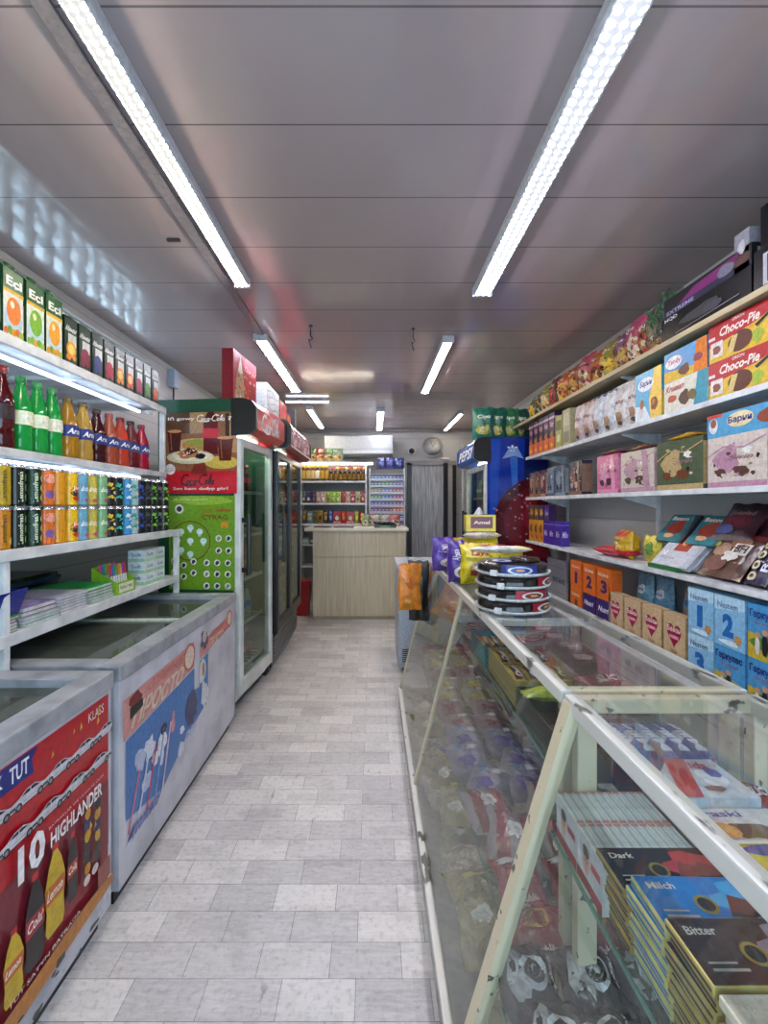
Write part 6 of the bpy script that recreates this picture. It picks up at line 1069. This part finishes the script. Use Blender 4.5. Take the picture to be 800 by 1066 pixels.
# ---------------- goods on top of the farther case ----------------
ZT = HT_+.0095
def tray(z, i, lab, card, choc):
    t = thing('cake_tray', lab, 'cake tray', (.502, 1.60, z), R([4, -6, 8, -3][i]), 'stacked round cake trays')
    MB().lathe([(0, 0), (.118, 0), (.128, .006), (.132, .012), (.126, .012), (.12, .008), (0, .008)], C('#cfd0ce', .35), 36).build('tray_rim', t)
    MB().lathe([(.122, .0125), (.121, .034), (.112, .041), (0, .042)], C('#1a1514', .12), 36).build('lid', t)
    cm_ = MB(); r = .1245
    def f(u, v, d): a = R(choc+(u-.5)*56); return Vector(((r+d)*math.cos(a), (r+d)*math.sin(a), .008+.034*v))
    p = Pr(cm_, f, .12, .034, .0012); p.rect(0, 0, 1, 1, C(card, .25), 8); p.ell(.5, .48, .34, .38, C('#d8d4d0', .25)); p.ell(.5, .48, .26, .28, C('#7a3a2a' if card[1] != '2' else '#3a4a9a', .25)); p.blob(.5, .5, .14, .16, C('#c8905a', .25), 3, .4); cm_.build('card', t)
    MB().box(-.012, .012, -.135, -.122, .002, .022, C('#d8d8d6', .35), .003).build('clip', t, rot=(0, 0, R(-42)))
for i, (card, ch) in enumerate((('#9a1424', -52), ('#9a1424', -68), ('#9a1424', -46), ('#22307c', -92))):
    tray(ZT+.0425*i, i, f'round black-lidded cake tray with a {"blue" if i == 3 else "red"} card, {["bottom","second from bottom","third from bottom","top"][i]} of the stack', card, ch)
tp = MB(); tp.lathe([(0, 0), (.055, 0), (.052, .012), (0, .014)], C('#2a1a16', .25), 20, (.04, 0, 0)); p = Pr(tp, flat((-.09, -.06, .001), (.09, 0, 0), (0, .09, 0)), .09, .09); p.rect(0, 0, 1, 1, C('#22307c', .2)); p.ell(.5, .5, .38, .36, C('#d8dce4', .2)); p.blob(.5, .5, .2, .2, C('#22307c', .2), 2, .3)
put(tp.mesh(), 'chocolate_cake_slice', 'dark cake piece and blue card lying on the top cake tray', 'cake', (.505, 1.60, ZT+.1702))
def ybag(p): p.blob(.5, .45, .34, .22, foil('#c8b090', .2), 2, .4); p.rect(.1, .68, .9, .86, foil('#e8d860', .2), 4, 2); p.text('Lays', .25, .7, .75, .84, C('#a81c1c'), .03, .1); p.blob(.35, .3, .15, .1, C('#8a2a1c'), 3, .4)
def pbag(p): p.rect(.5, .5, .95, .98, foil('#d8b83a', .2), 3, 4); p.text('Alpen', .1, .55, .5, .8, C('#e8e0f0'), .02, 0, 1); p.ell(.5, .28, .34, .14, C('#d8d0c8')); p.ell(.5, .28, .22, .09, C('#8a5a3a'))
G_ = 'bags on top of the farther display case'
for i, (y, x, w_, h, c, f, lab, rz) in enumerate(((2.08, .49, .17, .19, '#dcc414', ybag, 'bright yellow crisps bag standing behind the cake trays', 5), (2.00, .60, .15, .17, '#e0c818', ybag, 'yellow crisps bag half hidden behind the cake trays', -10), (2.12, .405, .105, .20, '#4a2a8a', pbag, 'purple standing biscuit bag at the aisle edge of the case top', 14), (2.26, .45, .12, .15, '#5a1c24', pbag, 'dark red and gold bag behind the purple standing bag', 8), (2.50, .42, .20, .19, '#5a3aa0', pbag, 'rounded purple bag at the far end of the case top', 20), (2.55, .60, .18, .17, '#4a2a90', pbag, 'second purple bag, behind the yellow bags', -10), (2.32, .56, .19, .20, '#e0c41c', ybag, 'yellow bag in the middle of the case-top heap', 0))):
    put(bag(w_, h, .085, c, f, i, 'ct%d' % i, .04, .15), 'crisps_bag' if 'yellow' in lab else 'biscuit_bag', lab, 'bag', (x, y, ZT+.001), R(rz), G_)
def wf(p): p.rect(0, 0, 1, 1, C('#d8d0c4', .25), 8, 2); p.rect(.75, 0, 1, 1, C('#e0c030'), 2, 2); p.ell(.25, .5, .12, .3, C('#b82a2a')); p.text('Artek', .3, .25, .6, .75, C('#b82a2a'), .02, .1)
put(bag(.28, .045, .03, '#d8d0c4', wf, 2, 'wfl', .04, .04), 'wafer_pack', 'long white and yellow wafer packet lying across the yellow bags', 'wafers', (.56, 1.94, ZT+.175), rot=(R(-90), 0, R(-3)), group='wafer packets on the case-top heap')
put(bag(.20, .045, .035, '#d8c8b8', wf, 4, 'wfl2', .04, .04), 'wafer_pack', 'shorter white and yellow wafer packet on the heap below the yellow-brown box', 'wafers', (.565, 2.27, ZT+.215), rot=(R(-90), 0, R(6)), group='wafer packets on the case-top heap')
def ybx(p): p.rect(0, 0, 1, 1, C('#d8c020', .3)); p.rect(.15, .2, .9, .9, C('#6a1c2c', .3)); p.text('Amal', .25, .45, .8, .65, C('#e8d8c0'), .03)
put(boxpack(.15, .1, .085, '#d8c020', ybx, None, ybx, key='ybx'), 'biscuit_box', 'yellow box with a wine-red panel on top of the case-top heap', 'box', (.555, 2.28, ZT+.235), R(-4))
put(MB().lathe([(0, 0), (.085, 0), (.092, .03), (.088, .12), (.07, .22), (.035, .31), (.012, .35), (0, .36)], foil('#c8ccd4', .3, 14, .6), 22).mesh(), 'sugar_cone', 'white wrapped cone behind the yellow and purple bags', 'sugar cone', (.67, 2.80, ZT))
put(boxpack(.12, .09, .05, '#b8946a', lambda p: p.rect(.1, .3, .5, .7, C('#8a2a2a')), key='cbx'), 'cardboard_box', 'small open tan cardboard box at the far aisle corner of the case top', 'box', (.46, 2.86, ZT), R(5))
put(bag(.15, .12, .1, '#3a1c6a', None, 5, 'pbk', .04, .2), 'plastic_bag', 'dark purple bag on the case top right of the cake trays', 'bag', (.69, 2.02, ZT), R(20))
# hanging packs at the corner
t = thing('hanging_hook', 'thin wire hook at the far aisle corner of the display case', 'hook', (.385, 2.80, .985))
MB().tube([(.0, 0, -.012), (-.06, 0, .02), (-.16, 0, .025), (-.17, 0, .04)], .004, M_lh).build('wire', t)
def obag(p): p.rect(.05, .3, .95, .33, foil('#e8a050', .2), 4, 1); p.blob(.5, .6, .3, .16, foil('#c86a10', .2), 2, .4); p.blob(.4, .2, .2, .06, foil('#f0b870', .2), 3, .4)
put(bag(.15, .29, .045, '#dc8420', obag, 2, 'ob', .03, .14), 'hanging_bag', 'orange bag hanging at the aisle corner of the far display case', 'bag', (.225, 2.74, .70), R(12), 'bags hanging at the case corner')
put(bag(.13, .38, .06, '#141314', lambda p: p.blob(.5, .5, .3, .3, foil('#242226', .2), 2, .4), 4, 'bkb', .03, .2), 'hanging_bag', 'black bag hanging between two orange bags', 'bag', (.285, 2.79, .62), R(-6), 'bags hanging at the case corner')
put(bag(.13, .27, .04, '#b86a24', obag, 6, 'ob2', .03, .14), 'hanging_bag', 'darker orange bag hanging behind the black bag', 'bag', (.385, 3.035, .69), R(-10), 'bags hanging at the case corner')
for i in range(3): put(bag(.06, .10, .03, '#8a1822', cheer, i, 'slk2'), 'sweets_bag', f'dark red lettered bag at the right of the nearer case, {["bottom","middle","top"][i]}', 'sweets bag', (.705, .76, ZU+.02+.034*i), rot=(R(-90), 0, 0), group='dark red bags in the nearer case')
